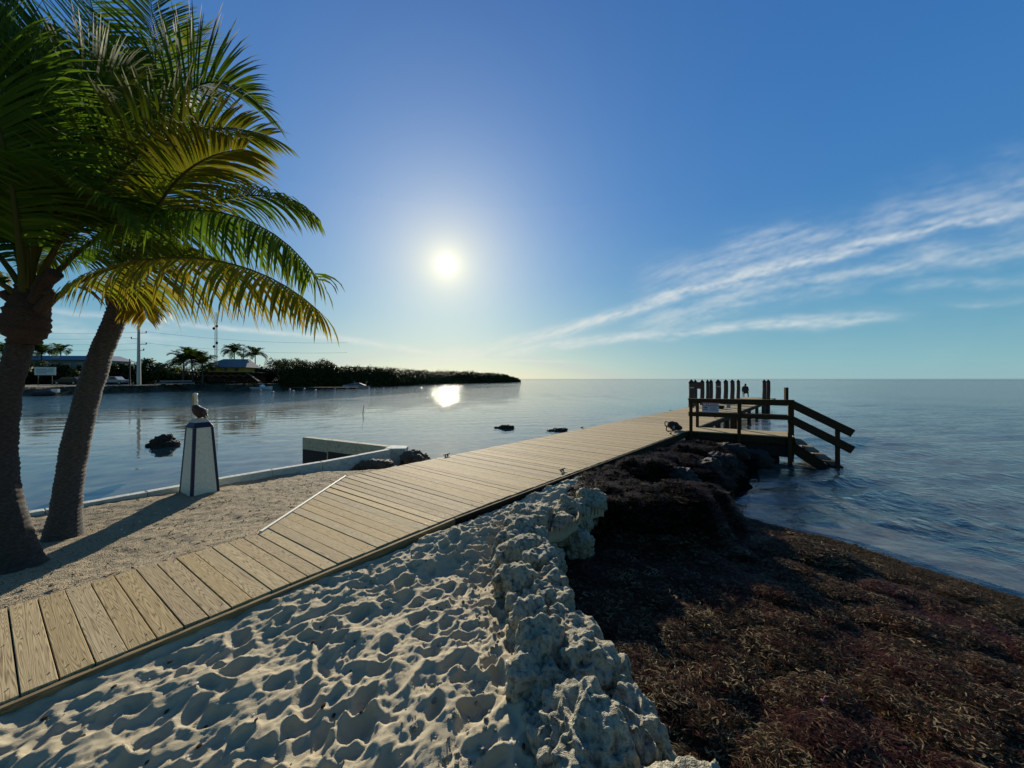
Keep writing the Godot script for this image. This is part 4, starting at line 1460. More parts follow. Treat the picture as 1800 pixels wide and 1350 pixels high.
func build_palms() -> void:
	var b1 := at(40, 1000, 3.73)
	var b2 := at(106, 950, 4.42)
	var t1 := thing("palm_tree", b1, "nearest coconut palm with a thick curved trunk and brown fibre collar, at the left edge", "palm tree", "")
	var t2 := thing("palm_tree", b2, "coconut palm leaning right behind the nearest palm, its slimmer trunk bare to the crown", "palm tree", "")
	var p1 := []
	for q in [[34, 1030, 3.70], [20, 930, 3.72], [6, 860, 3.75], [3, 780, 3.78], [12, 700, 3.80], [30, 625, 3.80], [46, 570, 3.78]]:
		p1.append(at(q[0], q[1], q[2]) - b1)
	var p2 := []
	for q in [[108, 965, 4.42], [116, 890, 4.44], [130, 800, 4.48], [148, 720, 4.52], [168, 650, 4.58], [192, 585, 4.65], [218, 520, 4.72]]:
		p2.append(at(q[0], q[1], q[2]) - b2)
	var dark_trunk: StandardMaterial3D = M.trunk.duplicate()
	dark_trunk.albedo_color = Color(.82, .79, .78)
	part("trunk", trunk_mesh(p1, 0.128, 0.084, 0.15, 0.050, 26), dark_trunk, t1)
	part("trunk", trunk_mesh(p2, 0.128, 0.098, 0.085, 0.043, 24), M.trunk, t2)
	# the fibre collar and cut leaf stubs under the nearer crown
	var s := MB.new()
	var pts := []
	var rad := []
	for k in 25:
		var f := k / 24.0
		pts.append(at(lerpf(43, 52, f), lerpf(604, 505, f), 3.78) - t1.position)
		rad.append(0.112 + 0.048 * ss(0.0, 0.25, f) - 0.07 * ss(0.5, 1.0, f) + 0.010 * sin(k * 2.4))
	s.tube(pts, rad, 26)
	for k in s.v.size():
		s.v[k] += s.n[k] * (0.030 * nz.mid.get_noise_3dv(s.v[k] * Vector3(1, 0.6, 1)) + 0.016 * nz.grain.get_noise_3dv(s.v[k] * Vector3(0.5, 1.4, 0.5)))
	smooth(s)
	part("fibre_collar", s, M.sheath, t1)
	for q in [[62, 530, 82, 495, 98, 480, .060, .052], [70, 545, 92, 520, 84, 512, .05, .04], [28, 530, 12, 520, 4, 512, .05, .045]]:
		var m := MB.new()
		m.tube([at(q[0], q[1], 3.74) - b1, at(q[2], q[3], 3.70) - b1, at(q[4], q[5], 3.68) - b1], [q[6], q[7], q[7] * 1.15], 10)
		part("leaf_stub", m, M.sheath, t1)
	var c2 := MB.new()
	pts = []
	rad = []
	for k in 13:
		var f := k / 12.0
		pts.append(at(lerpf(208, 232, f), lerpf(542, 480, f), 4.72) - b2)
		rad.append(0.115 + 0.045 * sin(f * PI) - 0.05 * f)
	c2.tube(pts, rad, 18)
	for k in c2.v.size():
		c2.v[k] += c2.n[k] * 0.03 * nz.mid.get_noise_3dv(c2.v[k])
	smooth(c2)
	part("fibre_collar", c2, M.sheath, t2)
	var f1 := [   # four points of the midrib (bearing x, y, metres ahead), leaflet length, droop, yellowing
		[[78, 545, 3.75], [150, 452, 3.7], [400, 395, 3.6], [562, 548, 3.5], .66, 2.1, .62], [[75, 520, 3.8], [140, 380, 3.9], [420, 280, 4.1], [560, 492, 4.2], .74, 1.9, .12],
		[[60, 510, 3.7], [140, 330, 3.6], [290, 180, 3.9], [470, 238, 4.2], .72, .75, .30], [[55, 505, 3.7], [60, 350, 3.4], [110, 130, 3.5], [235, 150, 3.9], .66, .75, .10],
		[[40, 510, 3.6], [30, 330, 3.2], [0, 140, 3.0], [-90, 60, 3.0], .70, .9, .05], [[45, 505, 3.6], [50, 300, 3.3], [10, 60, 3.3], [-30, -30, 3.4], .72, .6, .08],
		[[40, 510, 3.75], [-20, 400, 3.7], [-150, 300, 3.8], [-280, 380, 3.9], .68, .9, .1], [[30, 520, 3.7], [-20, 470, 3.6], [-120, 450, 3.5], [-240, 560, 3.5], .6, 1.0, .4],
		[[50, 510, 3.9], [80, 350, 4.3], [90, 200, 4.7], [60, 60, 5.0], .72, .5, .08], [[60, 510, 3.9], [120, 380, 4.4], [200, 300, 4.9], [300, 330, 5.4], .70, .8, .12],
		[[50, 505, 3.7], [20, 330, 3.4], [50, 180, 3.4], [75, 40, 3.6], .70, .6, .05], [[48, 505, 3.7], [90, 330, 3.5], [160, 300, 3.5], [250, 400, 3.4], .62, 1.0, .10],
		[[44, 505, 3.8], [20, 380, 4.1], [-30, 250, 4.4], [-120, 180, 4.6], .7, .6, .08]]
	for q in f1:
		frond([at(q[0][0], q[0][1], q[0][2]) - b1, at(q[1][0], q[1][1], q[1][2]) - b1, at(q[2][0], q[2][1], q[2][2]) - b1, at(q[3][0], q[3][1], q[3][2]) - b1], q[4], q[5], q[6], 100, t1)
	var f2 := [
		[[230, 490, 4.8], [290, 360, 4.9], [450, 300, 5.1], [548, 378, 5.3], .66, 1.5, .10], [[225, 490, 4.7], [250, 220, 4.6], [330, 60, 4.9], [462, 190, 5.2], .84, .55, .10],
		[[230, 490, 4.8], [275, 330, 5.0], [285, 120, 5.2], [262, -20, 5.3], .80, .35, .12], [[215, 490, 4.8], [190, 300, 4.9], [200, 100, 5.0], [140, -60, 5.2], .85, .4, .08],
		[[235, 490, 4.9], [290, 400, 5.4], [380, 360, 5.8], [460, 430, 6.1], .6, 1.0, .25], [[220, 490, 4.7], [180, 380, 4.6], [110, 330, 4.5], [40, 380, 4.4], .7, .9, .08],
		[[225, 485, 4.6], [200, 330, 4.3], [150, 230, 4.1], [80, 230, 3.9], .74, .7, .08], [[230, 490, 4.6], [260, 370, 4.2], [310, 270, 4.0], [430, 262, 4.0], .66, 1.0, .42],
		[[232, 500, 4.75], [290, 440, 4.7], [330, 430, 4.7], [390, 480, 4.8], .55, 1.0, .3], [[222, 500, 4.8], [170, 430, 5.0], [120, 420, 5.1], [60, 470, 5.2], .6, 1.0, .15],
		[[222, 505, 4.65], [232, 485, 4.55], [246, 500, 4.5], [258, 560, 4.5], .34, 1.2, .75], [[228, 490, 4.8], [240, 300, 5.3], [300, 140, 5.7], [345, 60, 5.9], .80, .4, .30],
		[[225, 490, 4.7], [230, 330, 4.5], [200, 200, 4.4], [215, 90, 4.4], .72, .5, .08],
		[[228, 492, 4.8], [210, 400, 5.2], [170, 300, 5.6], [110, 270, 6.0], .66, .8, .1]]
	for q in f2:
		frond([at(q[0][0], q[0][1], q[0][2]) - b2, at(q[1][0], q[1][1], q[1][2]) - b2, at(q[2][0], q[2][1], q[2][2]) - b2, at(q[3][0], q[3][1], q[3][2]) - b2], q[4], q[5], q[6], 96, t2)

# ------------------------------------------------------------------ pilings, person and gear at the boardwalk's end
func build_dock_things() -> void:
	var pm := MB.new()
	var pp := []
	var pr := []
	for k in 8:
		pp.append(Vector3(0.02 * sin(k * 1.3), -3.2 + k * 0.675, 0.015 * sin(k * 2.1)))
		pr.append(0.135 - 0.003 * k)
	pm.tube(pp, pr, 14, true, Vector2(1, 1))
	var pile := pm.mesh(M.pile)
	var cm := MB.new()
	cm.lathe([Vector2(.001, .20), Vector2(.128, .02), Vector2(.128, -.05), Vector2(.10, -.052)], Vector3(0, 1.52, 0), 14)
	var capm := cm.mesh(M.black)
	var bm := MB.new()
	bm.lathe([Vector2(.12, 1.24), Vector2(.128, 1.238), Vector2(.128, 1.17), Vector2(.12, 1.168)], Vector3.ZERO, 14)
	var band := bm.mesh(mat(Color(.62, .62, .60), 0.4))
	var spots := [[1215, 23.4, 1.20, true, "first piling of the row, with a pale band, nearest the platform sign"], [1222, 24.2, .84, false, "slim piling beside the red board, second of the row"], [1234, 25.4, 1.02, false, "piling just right of the red board"], [1243.5, 27.2, .84, false, "slimmest piling, fourth in the row"], [1249.5, 27.9, 1.0, false, "piling close against the slim fourth one"],
		[1262, 27.0, 1.35, true, "thick piling with a pale band in the middle of the row"], [1275.5, 30.4, 1.25, false, "piling behind the white bucket"], [1287, 31.6, 1.25, false, "second-last piling of the row"], [1297.5, 34.0, 1.10, false, "last piling of the row, beside the seated person"], [1343.2, 31.8, 1.12, false, "left one of the pair of pilings on the dock's right side"], [1350.2, 32.1, 1.12, false, "right one of the pair of pilings on the dock's right side"]]
	for q in spots:
		var w := at(q[0], 667.0, q[1])
		var t := thing("piling", Vector3(w.x, 0, w.z), q[4], "piling", "pointed mooring pilings at the boardwalk's far end")
		t.scale = Vector3(q[2] * 1.12, 1.0, q[2] * 1.12)
		put("shaft", pile, t)
		put("pointed_cap", capm, t)
		if q[3]:
			put("pale_band", band, t)
	# red board between the second and third piling
	var rb := thing("red_board", at(1227.5, 677.5, 24.6), "dark red board hung between two pilings", "board", "", -0.3)
	var rm := MB.new()
	rm.box(Vector3.ZERO, Basis(), Vector3(.32, .44, .03), 0.004)
	part("panel", rm, mat(Color(.36, .06, .06), 0.6), rb)
	var bk := thing("bucket", W(23.2 * 380.5 / 675.0, 0, 23.2), "white bucket standing on the boardwalk among the pilings", "bucket")
	var b := MB.new()
	b.lathe([Vector2(.0, .005), Vector2(.105, .0), Vector2(.135, .30), Vector2(.145, .305), Vector2(.145, .33), Vector2(.125, .33), Vector2(.095, .02), Vector2(.0, .02)], Vector3.ZERO, 18)
	part("body", b, mat(Color(.60, .60, .62), 0.5), bk)
	var hd := MB.new()
	var hp := []
	var hr := []
	for k in 9:
		hp.append(Vector3(0.14 * cos(PI * k / 8.0), 0.30 + 0.10 * sin(PI * k / 8.0), 0.0))
		hr.append(.005)
	hd.tube(hp, hr, 6)
	part("handle", hd, M.dark, bk)
	var tb := thing("tub", W(22.4 * 366.5 / 675.0, 0, 22.4), "wide dark tub on the boardwalk left of the white bucket", "tub")
	var tm := MB.new()
	tm.lathe([Vector2(.0, .005), Vector2(.16, .0), Vector2(.22, .15), Vector2(.235, .155), Vector2(.235, .17), Vector2(.21, .17), Vector2(.15, .02), Vector2(.0, .02)], Vector3.ZERO, 18)
	part("body", tm, M.dark, tb)
	build_person()
	build_bag()

func build_person() -> void:
	var w := W(22.35, 0, 36.8)
	var t := thing("person", w, "person in dark clothes sitting on a folding chair, seen from behind, facing the sea", "person", "", -0.65)
	# seated, facing -z
	var b := body([
		[Vector3(0, .50, .02), .15, Vector3(0, .72, .05), .145], [Vector3(0, .72, .05), .15, Vector3(0, .93, .0), .155],
		[Vector3(-.13, .97, .0), .08, Vector3(.13, .97, .0), .08], [Vector3(0, .97, -.01), .06, Vector3(0, 1.07, -.04), .052],
		[Vector3(-.19, .96, .0), .062, Vector3(-.25, .70, .02), .050], [Vector3(-.25, .70, .02), .048, Vector3(-.15, .60, -.22), .036],
		[Vector3(.19, .96, .0), .062, Vector3(.26, .71, .0), .050], [Vector3(.26, .71, .0), .048, Vector3(.14, .60, -.25), .036],
		[Vector3(-.09, .48, .0), .095, Vector3(-.15, .49, -.42), .068], [Vector3(-.15, .49, -.42), .064, Vector3(-.16, .08, -.44), .042], [Vector3(-.16, .05, -.40), .042, Vector3(-.16, .035, -.58), .034],
		[Vector3(.09, .48, .0), .095, Vector3(.17, .49, -.41), .068], [Vector3(.17, .49, -.41), .064, Vector3(.20, .08, -.36), .042], [Vector3(.20, .05, -.33), .042, Vector3(.21, .035, -.51), .034]], 0.022, 0.05)
	part("body", b, mat(Color(.10, .10, .12), 0.9), t)
	var h := body([[Vector3(0, 1.16, -.05), .092, Vector3(0, 1.20, -.055), .098], [Vector3(0, 1.10, -.10), .055, Vector3(0, 1.14, -.11), .06], [Vector3(0, 1.145, -.16), .012, Vector3(0, 1.13, -.172), .016], [Vector3(-.098, 1.15, -.05), .014, Vector3(-.098, 1.17, -.045), .02], [Vector3(.098, 1.15, -.05), .014, Vector3(.098, 1.17, -.045), .02]], 0.010, 0.02)
	part("head", h, mat(Color(.42, .28, .20), 0.7), t)
	var hair := body([[Vector3(0, 1.19, -.035), .098, Vector3(0, 1.215, -.05), .095]], 0.012, 0.01)
	part("hair", hair, M.black, t)
	for sg in [-1.0, 1.0]:
		var hn := MB.new()
		var o := Vector3(.145 * sg, .585, -.25)
		hn.ball(o, Vector3(.035, .022, .045), 10)
		for k in 4:
			hn.tube([o + Vector3((k - 1.5) * .016, .004, -.03), o + Vector3((k - 1.5) * .018, -.002, -.065), o + Vector3((k - 1.5) * .018, -.025, -.085 + .006 * absf(k - 1.5))], [.010, .009, .007], 6)
		hn.tube([o + Vector3(-.03 * sg, .0, .0), o + Vector3(-.05 * sg, -.004, -.03)], [.011, .009], 6)
		part("hand", hn, mat(Color(.42, .28, .20), 0.7), t)
	var c := thing("folding_chair", w, "dark folding chair under the seated person at the dock's end", "chair", "", -0.65)
	var s := MB.new()
	s.box(Vector3(0, .37, -.08), Basis(), Vector3(.50, .03, .46), 0.01)
	part("seat", s, M.dark, c)
	var k2 := MB.new()
	k2.box(Vector3(0, .72, .235), Basis(Vector3.RIGHT, 0.12), Vector3(.50, .42, .02), 0.008)
	part("backrest", k2, M.dark, c)
	for sg in [-1.0, 1.0]:
		for q in [[.24, .93, .27, .26, .01, -.30], [.24, .40, -.32, .26, .01, .28]]:
			var l := MB.new()
			l.tube([Vector3(q[0] * sg, q[1], q[2]), Vector3(q[3] * sg, q[4], q[5])], [.013, .013], 8)
			part("leg", l, M.black, c)
		var a := MB.new()
		a.bar(Vector3(.27 * sg, .60, .26), Vector3(.27 * sg, .60, -.22), .04, .02, .005)
		part("armrest", a, M.dark, c)

func build_bag() -> void:
	# a black backpack lying on its side, one strap standing up in a loop
	var w := W(12.75 * 283.0 / 675.0, 0.002, 12.75)
	var t := thing("backpack", w, "black backpack lying on the boardwalk left of the platform, straps looped up", "backpack", "", 0.45)
	var b := body([[Vector3(.02, .12, 0), .115, Vector3(.24, .09, .02), .085], [Vector3(-.10, .19, .0), .10, Vector3(.08, .17, .02), .12], [Vector3(.16, .10, .10), .07, Vector3(.28, .08, .06), .065], [Vector3(-.16, .24, 0), .06, Vector3(-.05, .25, .03), .07]], 0.016, 0.04)
	for k in b.v.size():
		b.v[k].y = maxf(b.v[k].y, 0.0)
		b.v[k] += b.n[k] * 0.012 * nz.mid.get_noise_3dv(b.v[k] * 3.0)
	smooth(b)
	part("body", b, M.black, t)
	for q in [[Vector3(-.16, .24, .0), Vector3(-.30, .18, .02), Vector3(-.35, .03, .05), Vector3(-.14, .01, .08), Vector3(.0, .04, .08)], [Vector3(-.15, .27, -.03), Vector3(-.30, .30, -.05), Vector3(-.28, .17, -.06), Vector3(-.16, .12, -.05), Vector3(-.06, .10, -.03)]]:
		var line := Curve3D.new()
		for k in q.size():
			var tn: Vector3 = (q[mini(k + 1, 4)] - q[maxi(k - 1, 0)]) / 5.0
			line.add_point(q[k], -tn, tn)
		var m := MB.new()
		var pts := []
		var rad := []
		for k in 21:
			pts.append(line.sample_baked(line.get_baked_length() * k / 20.0, true))
			rad.append(.016)
		m.tube(pts, rad, 8)
		part("strap", m, M.dark, t)
	var p := MB.new()
	p.ball(Vector3(-.075, .12, .10), Vector3(.05, .06, .02), 12)
	tag(part("pale_patch", p, mat(Color(.55, .55, .58), 0.5), t), "grey patch on the backpack's side")

# ------------------------------------------------------------------ the pelican statue on its pedestal
func build_pedestal() -> void:
	var o := W(-4.93, -0.12, 6.06)
	var t := thing("pedestal", o, "tapered white pedestal with dark blue painted edges beside the seawall", "pedestal", "", 0.0)
	t.rotation.y = deg_to_rad(62.0)
	var h0 := 1.07
	var a := 0.200
	var b := 0.130
	var s := MB.new()
	var c := []
	for k in 8:
		var r: float = b if (k >> 1) & 1 else a
		c.append(Vector3(r if k & 1 else -r, h0 if (k >> 1) & 1 else -0.15, r if (k >> 2) & 1 else -r))
	s.hexa(c, 0.006)
	part("shaft", s, rough_mat(Color(.90, .90, .86), ntex(noise(52, 0.03, 5), 512, ramp([[0.0, Color(.80, .79, .74)], [0.5, Color(.90, .90, .87)], [1.0, Color(.94, .94, .92)]])), M.concrete.heightmap_texture, 0.15, 1.3, 0.7), t)
	var blue := mat(Color(.055, .06, .20), 0.6)
	for sx in [-1.0, 1.0]:
		for sz in [-1.0, 1.0]:
			var e := MB.new()
			var w0 := 0.036
			c = []
			for k in 8:
				var r: float = b if (k >> 1) & 1 else a
				var y: float = h0 - 0.004 if (k >> 1) & 1 else -0.14
				c.append(Vector3((r + 0.003 if k & 1 else r - w0) * sx, y, (r + 0.003 if (k >> 2) & 1 else r - w0) * sz))
			e.hexa(c, 0.002)
			part("painted_edge", e, blue, t)
	var cp := MB.new()
	c = []
	for k in 8:
		var r: float = 0.100 if (k >> 1) & 1 else b + 0.010
		c.append(Vector3(r if k & 1 else -r, h0 + (0.075 if (k >> 1) & 1 else 0.001), r if (k >> 2) & 1 else -r))
	cp.hexa(c, 0.006)
	part("blue_cap", cp, blue, t)
	var ct := MB.new()
	ct.hexa([Vector3(-.099, h0 + .076, -.099), Vector3(.099, h0 + .076, -.099), Vector3(-.065, h0 + .145, -.065), Vector3(.065, h0 + .145, -.065), Vector3(-.099, h0 + .076, .099), Vector3(.099, h0 + .076, .099), Vector3(-.065, h0 + .145, .065), Vector3(.065, h0 + .145, .065)], 0.006)
	part("white_top", ct, M.concrete, t)
	# the bird: back to the viewer's left, neck upright, bill laid down along it
	var p := thing("pelican_statue", o + Vector3(0, h0 + 0.145, 0), "brown and white pelican statue perched on top of the pedestal", "statue", "", deg_to_rad(20))
	var bd := body([[Vector3(-.035, .135, 0), .062, Vector3(.03, .085, 0), .068], [Vector3(.03, .085, 0), .062, Vector3(.075, .025, 0), .028], [Vector3(-.055, .17, 0), .042, Vector3(-.02, .09, 0), .062], [Vector3(.0, .03, -.03), .022, Vector3(.0, -.005, -.03), .016], [Vector3(.0, .03, .03), .022, Vector3(.0, -.005, .03), .016]], 0.008, 0.03)
	part("body", bd, mat(Color(.24, .15, .10), 0.6), p)
	var nk := body([[Vector3(-.055, .17, 0), .032, Vector3(-.045, .26, 0), .022], [Vector3(-.045, .26, 0), .021, Vector3(-.05, .36, 0), .021], [Vector3(-.05, .365, 0), .027, Vector3(-.062, .372, 0), .025]], 0.007, 0.015)
	part("neck", nk, mat(Color(.86, .84, .78), 0.45), p)
	var bl := body([[Vector3(-.078, .365, 0), .014, Vector3(-.084, .27, 0), .015], [Vector3(-.084, .27, 0), .015, Vector3(-.083, .19, 0), .007]], 0.006, 0.01)
	part("bill", bl, mat(Color(.66, .60, .46), 0.5), p)
	for sg in [-1.0, 1.0]:
		var wg := body([[Vector3(-.025, .14, .054 * sg), .030, Vector3(.045, .08, .058 * sg), .024], [Vector3(.045, .08, .058 * sg), .022, Vector3(.092, .015, .042 * sg), .010]], 0.007, 0.015)
		part("wing", wg, mat(Color(.20, .125, .085), 0.55), p)
		var ey := MB.new()
		ey.ball(Vector3(-.066, .376, .022 * sg), Vector3(.005, .005, .004), 8)
		part("eye", ey, M.black, p)
	var tl := body([[Vector3(.075, .075, .02), .020, Vector3(.088, .115, .0), .022]], 0.006, 0.01)
	tag(part("tail", tl, mat(Color(.86, .84, .78), 0.5), p), "pale tail feathers of the pelican")

func rock_thing(called: String, at_p: Vector3, r: Vector3, sd: int, n: int, m: Material, label: String, cat := "rock", grp := "", turn := 0.0) -> Node3D:
	var o := thing(called, at_p, label, cat, grp, turn)
	put("stone", stone(r, sd, n, 0.6).mesh(m), o)
	return o

func build_loose_rocks() -> void:
	var a := rock_thing("rock", at(286, 782, 14.6), Vector3(.30, .38, .28), 201, 24, M.wet_rock, "dark humped rock standing in the bay left of the pelican pedestal")
	put("stone", stone(Vector3(.22, .19, .2), 202, 18, 0.6).mesh(M.wet_rock), a, Vector3(.34, -.02, .05))
	put("stone", stone(Vector3(.22, .14, .2), 203, 16, 0.6).mesh(M.wet_rock), a, Vector3(-.30, -.02, .0))
	var b := rock_thing("boulder", W(-3.05, -0.42, 8.55), Vector3(.36, .30, .30), 204, 26, M.grey_rock, "grey-brown boulder heap between the seawall's end and the boardwalk", "boulder")
	put("stone", stone(Vector3(.26, .22, .24), 205, 20, 0.6).mesh(M.grey_rock), b, Vector3(.38, -.03, .12))
	put("stone", stone(Vector3(.24, .20, .22), 206, 20, 0.6).mesh(M.grey_rock), b, Vector3(-.34, -.02, .10))
	put("stone", stone(Vector3(.22, .18, .20), 207, 20, 0.6).mesh(M.grey_rock), b, Vector3(.12, .16, -.05))
	rock_thing("boulder", W(-2.35, -0.34, 9.35), Vector3(.30, .28, .28), 208, 24, M.grey_rock, "single rounded boulder between the concrete corner and the boardwalk edge", "boulder")
	var c := rock_thing("rock", W(-.38, -.86, 19.9), Vector3(.34, .20, .25), 209, 16, M.wet_rock, "small flat dark rock awash in the bay, left of two")
	put("stone", stone(Vector3(.14, .10, .12), 210, 10, 0.4).mesh(M.wet_rock), c, Vector3(-.42, .0, .0))
	put("stone", stone(Vector3(.22, .17, .2), 214, 10, 0.4).mesh(M.wet_rock), c, Vector3(.30, .02, .0))
	var d := rock_thing("rock", W(2.30, -.86, 18.8), Vector3(.36, .18, .25), 211, 16, M.wet_rock, "small flat dark rock awash close to the boardwalk's left edge, right of two")
	put("stone", stone(Vector3(.24, .10, .16), 212, 10, 0.4).mesh(M.wet_rock), d, Vector3(-.42, .01, .0))
	var e := rock_thing("rock", W(8.9, -.82, 13.9), Vector3(.55, .24, .4), 213, 20, M.wet_rock, "low dark rocks awash beyond the platform under the boardwalk's side", "rocks")
	put("stone", stone(Vector3(.6, .22, .4), 215, 18, 0.6).mesh(M.wet_rock), e, Vector3(-.7, .03, -.5))
	put("stone", stone(Vector3(.4, .2, .3), 216, 14, 0.6).mesh(M.wet_rock), e, Vector3(.65, -.02, .15))
	for q in [[3.3, 7.55, -.30, .34, 231, "dark angular rock on the weed bank, nearest to the pale rock wall's corner"], [4.35, 8.7, -.36, .36, 232, "dark angular rock half buried in weed midway along the bank"], [5.2, 9.6, -.40, .40, 233, "dark angular rock at the water's edge before the platform"], [6.2, 10.9, -.42, .42, 234, "dark angular rock under the platform's near left post"], [7.2, 11.3, -.62, .36, 235, "dark low rock awash under the front of the platform"], [4.0, 7.7, -.62, .30, 236, "dark low rock in the shallows beside the weed bank"]]:
		rock_thing("rock", W(q[0], q[2], q[1]), Vector3(q[3], q[3] * 0.62, q[3] * 0.8), q[4], 22, M.wet_rock, q[5], "rock", "", q[0] * 2.0)
	# the thin stake
	var s := thing("stake", at(638, 727, 28.2), "thin tilted stake standing alone in the bay", "stake")
	var m := MB.new()
	m.tube([Vector3(-.06, -1.2, 0), Vector3(.0, .05, 0), Vector3(.07, .62, 0)], [.03, .028, .022], 8)
	part("pole", m, M.pile, s)

# ------------------------------------------------------------------ the far shore
var shore := [[-190.0, 44.0], [-120.0, 50.0], [-92.0, 54.0], [-72.0, 60.0], [-72.0, 71.0], [-70.0, 78.0], [-74.0, 86.0], [-62.0, 91.0], [-61.5, 99.0], [-55.5, 125.0], [-45.0, 155.0], [-33.5, 228.0], [-14.5, 286.0], [9.0, 350.0]]
func shore_line(s: float) -> Vector2:
	var k := clampi(int(s), 0, shore.size() - 2)
	return Vector2(shore[k][0], shore[k][1]).lerp(Vector2(shore[k + 1][0], shore[k + 1][1]), s - k)

func inland(s: float, d: float) -> Vector2:
	var p := shore_line(s)
	var q: Vector2 = (shore_line(minf(s + 0.35, shore.size() - 1.001)) - shore_line(maxf(s - 0.35, 0.0))).normalized()
	var nn := Vector2(-q.y, q.x)
	if nn.dot(p) < 0.0:
		nn = -nn
	if s < 9.0:
		nn = nn.lerp(p.normalized(), 0.75).normalized()
	return p + nn * d

func build_far_shore() -> void:
	var grass := rough_mat(Color.WHITE, ntex(noise(51, 0.05, 5), 512, ramp([[0.0, Color(.13, .13, .07)], [0.5, Color(.21, .21, .11)], [1.0, Color(.30, .28, .18)]])), null, 0.0, 0.12, 0.95)
	var m := MB.new()
	var offs := [[-5.0, -2.0], [-0.3, -0.95], [0.6, -0.55], [2.2, 0.15], [4.5, 0.42], [30.0, 0.45], [110.0, 0.5]]
	var rows := []
	var n := (shore.size() - 1) * 8
	for a in n:
		var s := a / 8.0
		var row := []
		for q in offs:
			var p := inland(s, q[0] + (0.5 * nz.land.get_noise_1d(a * 3.0) if q[0] < 4.0 else 0.0))
			row.append(m.vert(W(p.x, q[1] + 0.06 * nz.lump.get_noise_2d(p.x * 0.3, p.y * 0.3), p.y), Vector3.UP))
		rows.append(row)
	for a in n - 1:
		for k in offs.size() - 1:
			m.quad(rows[a][k], rows[a + 1][k], rows[a + 1][k + 1], rows[a][k + 1])
	smooth(m)
	tag(part("far_ground", m, grass), "", "", "", "structure")
	var r := MB.new()
	var last := []
	for a in range(0, 62):
		var s := a / 8.0
		var row := []
		for d in [6.0, 9.5]:
			var p := inland(s, d)
			row.append(r.vert(W(p.x, 0.58, p.y), Vector3.UP))
		if a > 0:
			r.quad(last[0], row[0], row[1], last[1])
		last = row
	tag(part("road", r, rough_mat(Color(.80, .76, .68), M.concrete.albedo_texture, null, 0.0, 0.3, 0.9)), "", "", "", "structure")
	var bx := []
	var bc := []
	for k in 3600:
		var s := rng.randf_range(0.5, 8.0)
		var p := inland(s, rng.randf_range(0.2, 5.6))
		var g := rng.randf_range(0.15, 0.42)
		bx.append(Transform3D(Basis(Vector3.UP, rng.randf() * TAU).scaled(Vector3(g, g * 0.8, g)), W(p.x, 0.35 - 0.9 * ss(2.4, 0.4, (p - shore_line(s)).length()), p.y)))
		bc.append((Color(.060, .060, .022) if rng.randf() < 0.6 else Color(.040, .030, .018)) * rng.randf_range(0.6, 1.5))
	tag(scatter("bank_grass", leaf_clump(12, 0.35, 63).mesh(M.leaf), bx, bc), "rough grass and weeds on the far bank below the road", "grass", "", "stuff")
	# the mangroves: a mass of foliage along the point
	var xf := []
	var cs := []
	for k in 30000:
		var s := 8.1 + 4.85 * pow(rng.randf(), 0.9)
		var d := rng.randf_range(0.2, 4.5) if rng.randf() < 0.6 else rng.randf_range(2.0, 24.0)
		var p := inland(s, d)
		var tall: float = (5.3 + 1.0 * nz.land.get_noise_1d(s * 9.0) + 1.7 * nz.lump.get_noise_2d(p.x * 0.05, p.y * 0.05) + 0.8 * nz.land.get_noise_1d(s * 31.0)) * ss(-0.6, 3.5, d + 0.4) + 0.7 * ss(6, 16, d)
		tall *= lerpf(1.0, 0.5, ss(12.5, 12.96, s)) * (1.16 if s < 9.0 else 1.0)
		var y: float = lerpf(-0.8, tall, rng.randf()) if d < 5.0 else tall * rng.randf_range(0.5, 1.06)
		var g := rng.randf_range(0.5, 1.1) * (1.0 if s < 11.0 else 1.5)
		xf.append(Transform3D(Basis.from_euler(Vector3(rng.randf_range(-.5, .5), rng.randf() * TAU, rng.randf_range(-.5, .5))).scaled(Vector3(g, g * 0.8, g)), W(p.x, y, p.y)))
		var sh: float = rng.randf_range(0.6, 1.5) * (1.0 + 0.5 * nz.lump.get_noise_2d(p.x * 0.2, p.y * 0.2))
		cs.append(Color(.030, .046, .014) * sh if rng.randf() < 0.7 else Color(.050, .055, .020) * sh)
	tag(scatter("mangrove_wood", leaf_clump(16, 0.30, 61).mesh(M.leaf), xf, cs), "dark green mangrove wood along the point across the bay", "mangroves", "", "stuff")
	xf = []
	cs = []
	for k in 9000:
		var s := rng.randf_range(0.2, 8.6)
		var d := rng.randf_range(26.0, 40.0) + 30.0 * ss(6.0, 5.0, s)
		var p := inland(s, d)
		var tall: float = 4.2 + 1.6 * nz.land.get_noise_1d(s * 14.0) + 1.0 * nz.lump.get_noise_2d(p.x * 0.06, p.y * 0.06)
		var g := rng.randf_range(0.6, 1.2)
		xf.append(Transform3D(Basis.from_euler(Vector3(rng.randf_range(-.5, .5), rng.randf() * TAU, 0)).scaled(Vector3(g, g * 0.8, g)), W(p.x, 0.4 + tall * rng.randf(), p.y)))
		cs.append(Color(.028, .040, .014) * rng.randf_range(0.6, 1.4))
	tag(scatter("roadside_wood", leaf_clump(16, 0.30, 62).mesh(M.leaf), xf, cs), "dark wood behind the road and the waterside bar across the bay", "trees", "", "stuff")

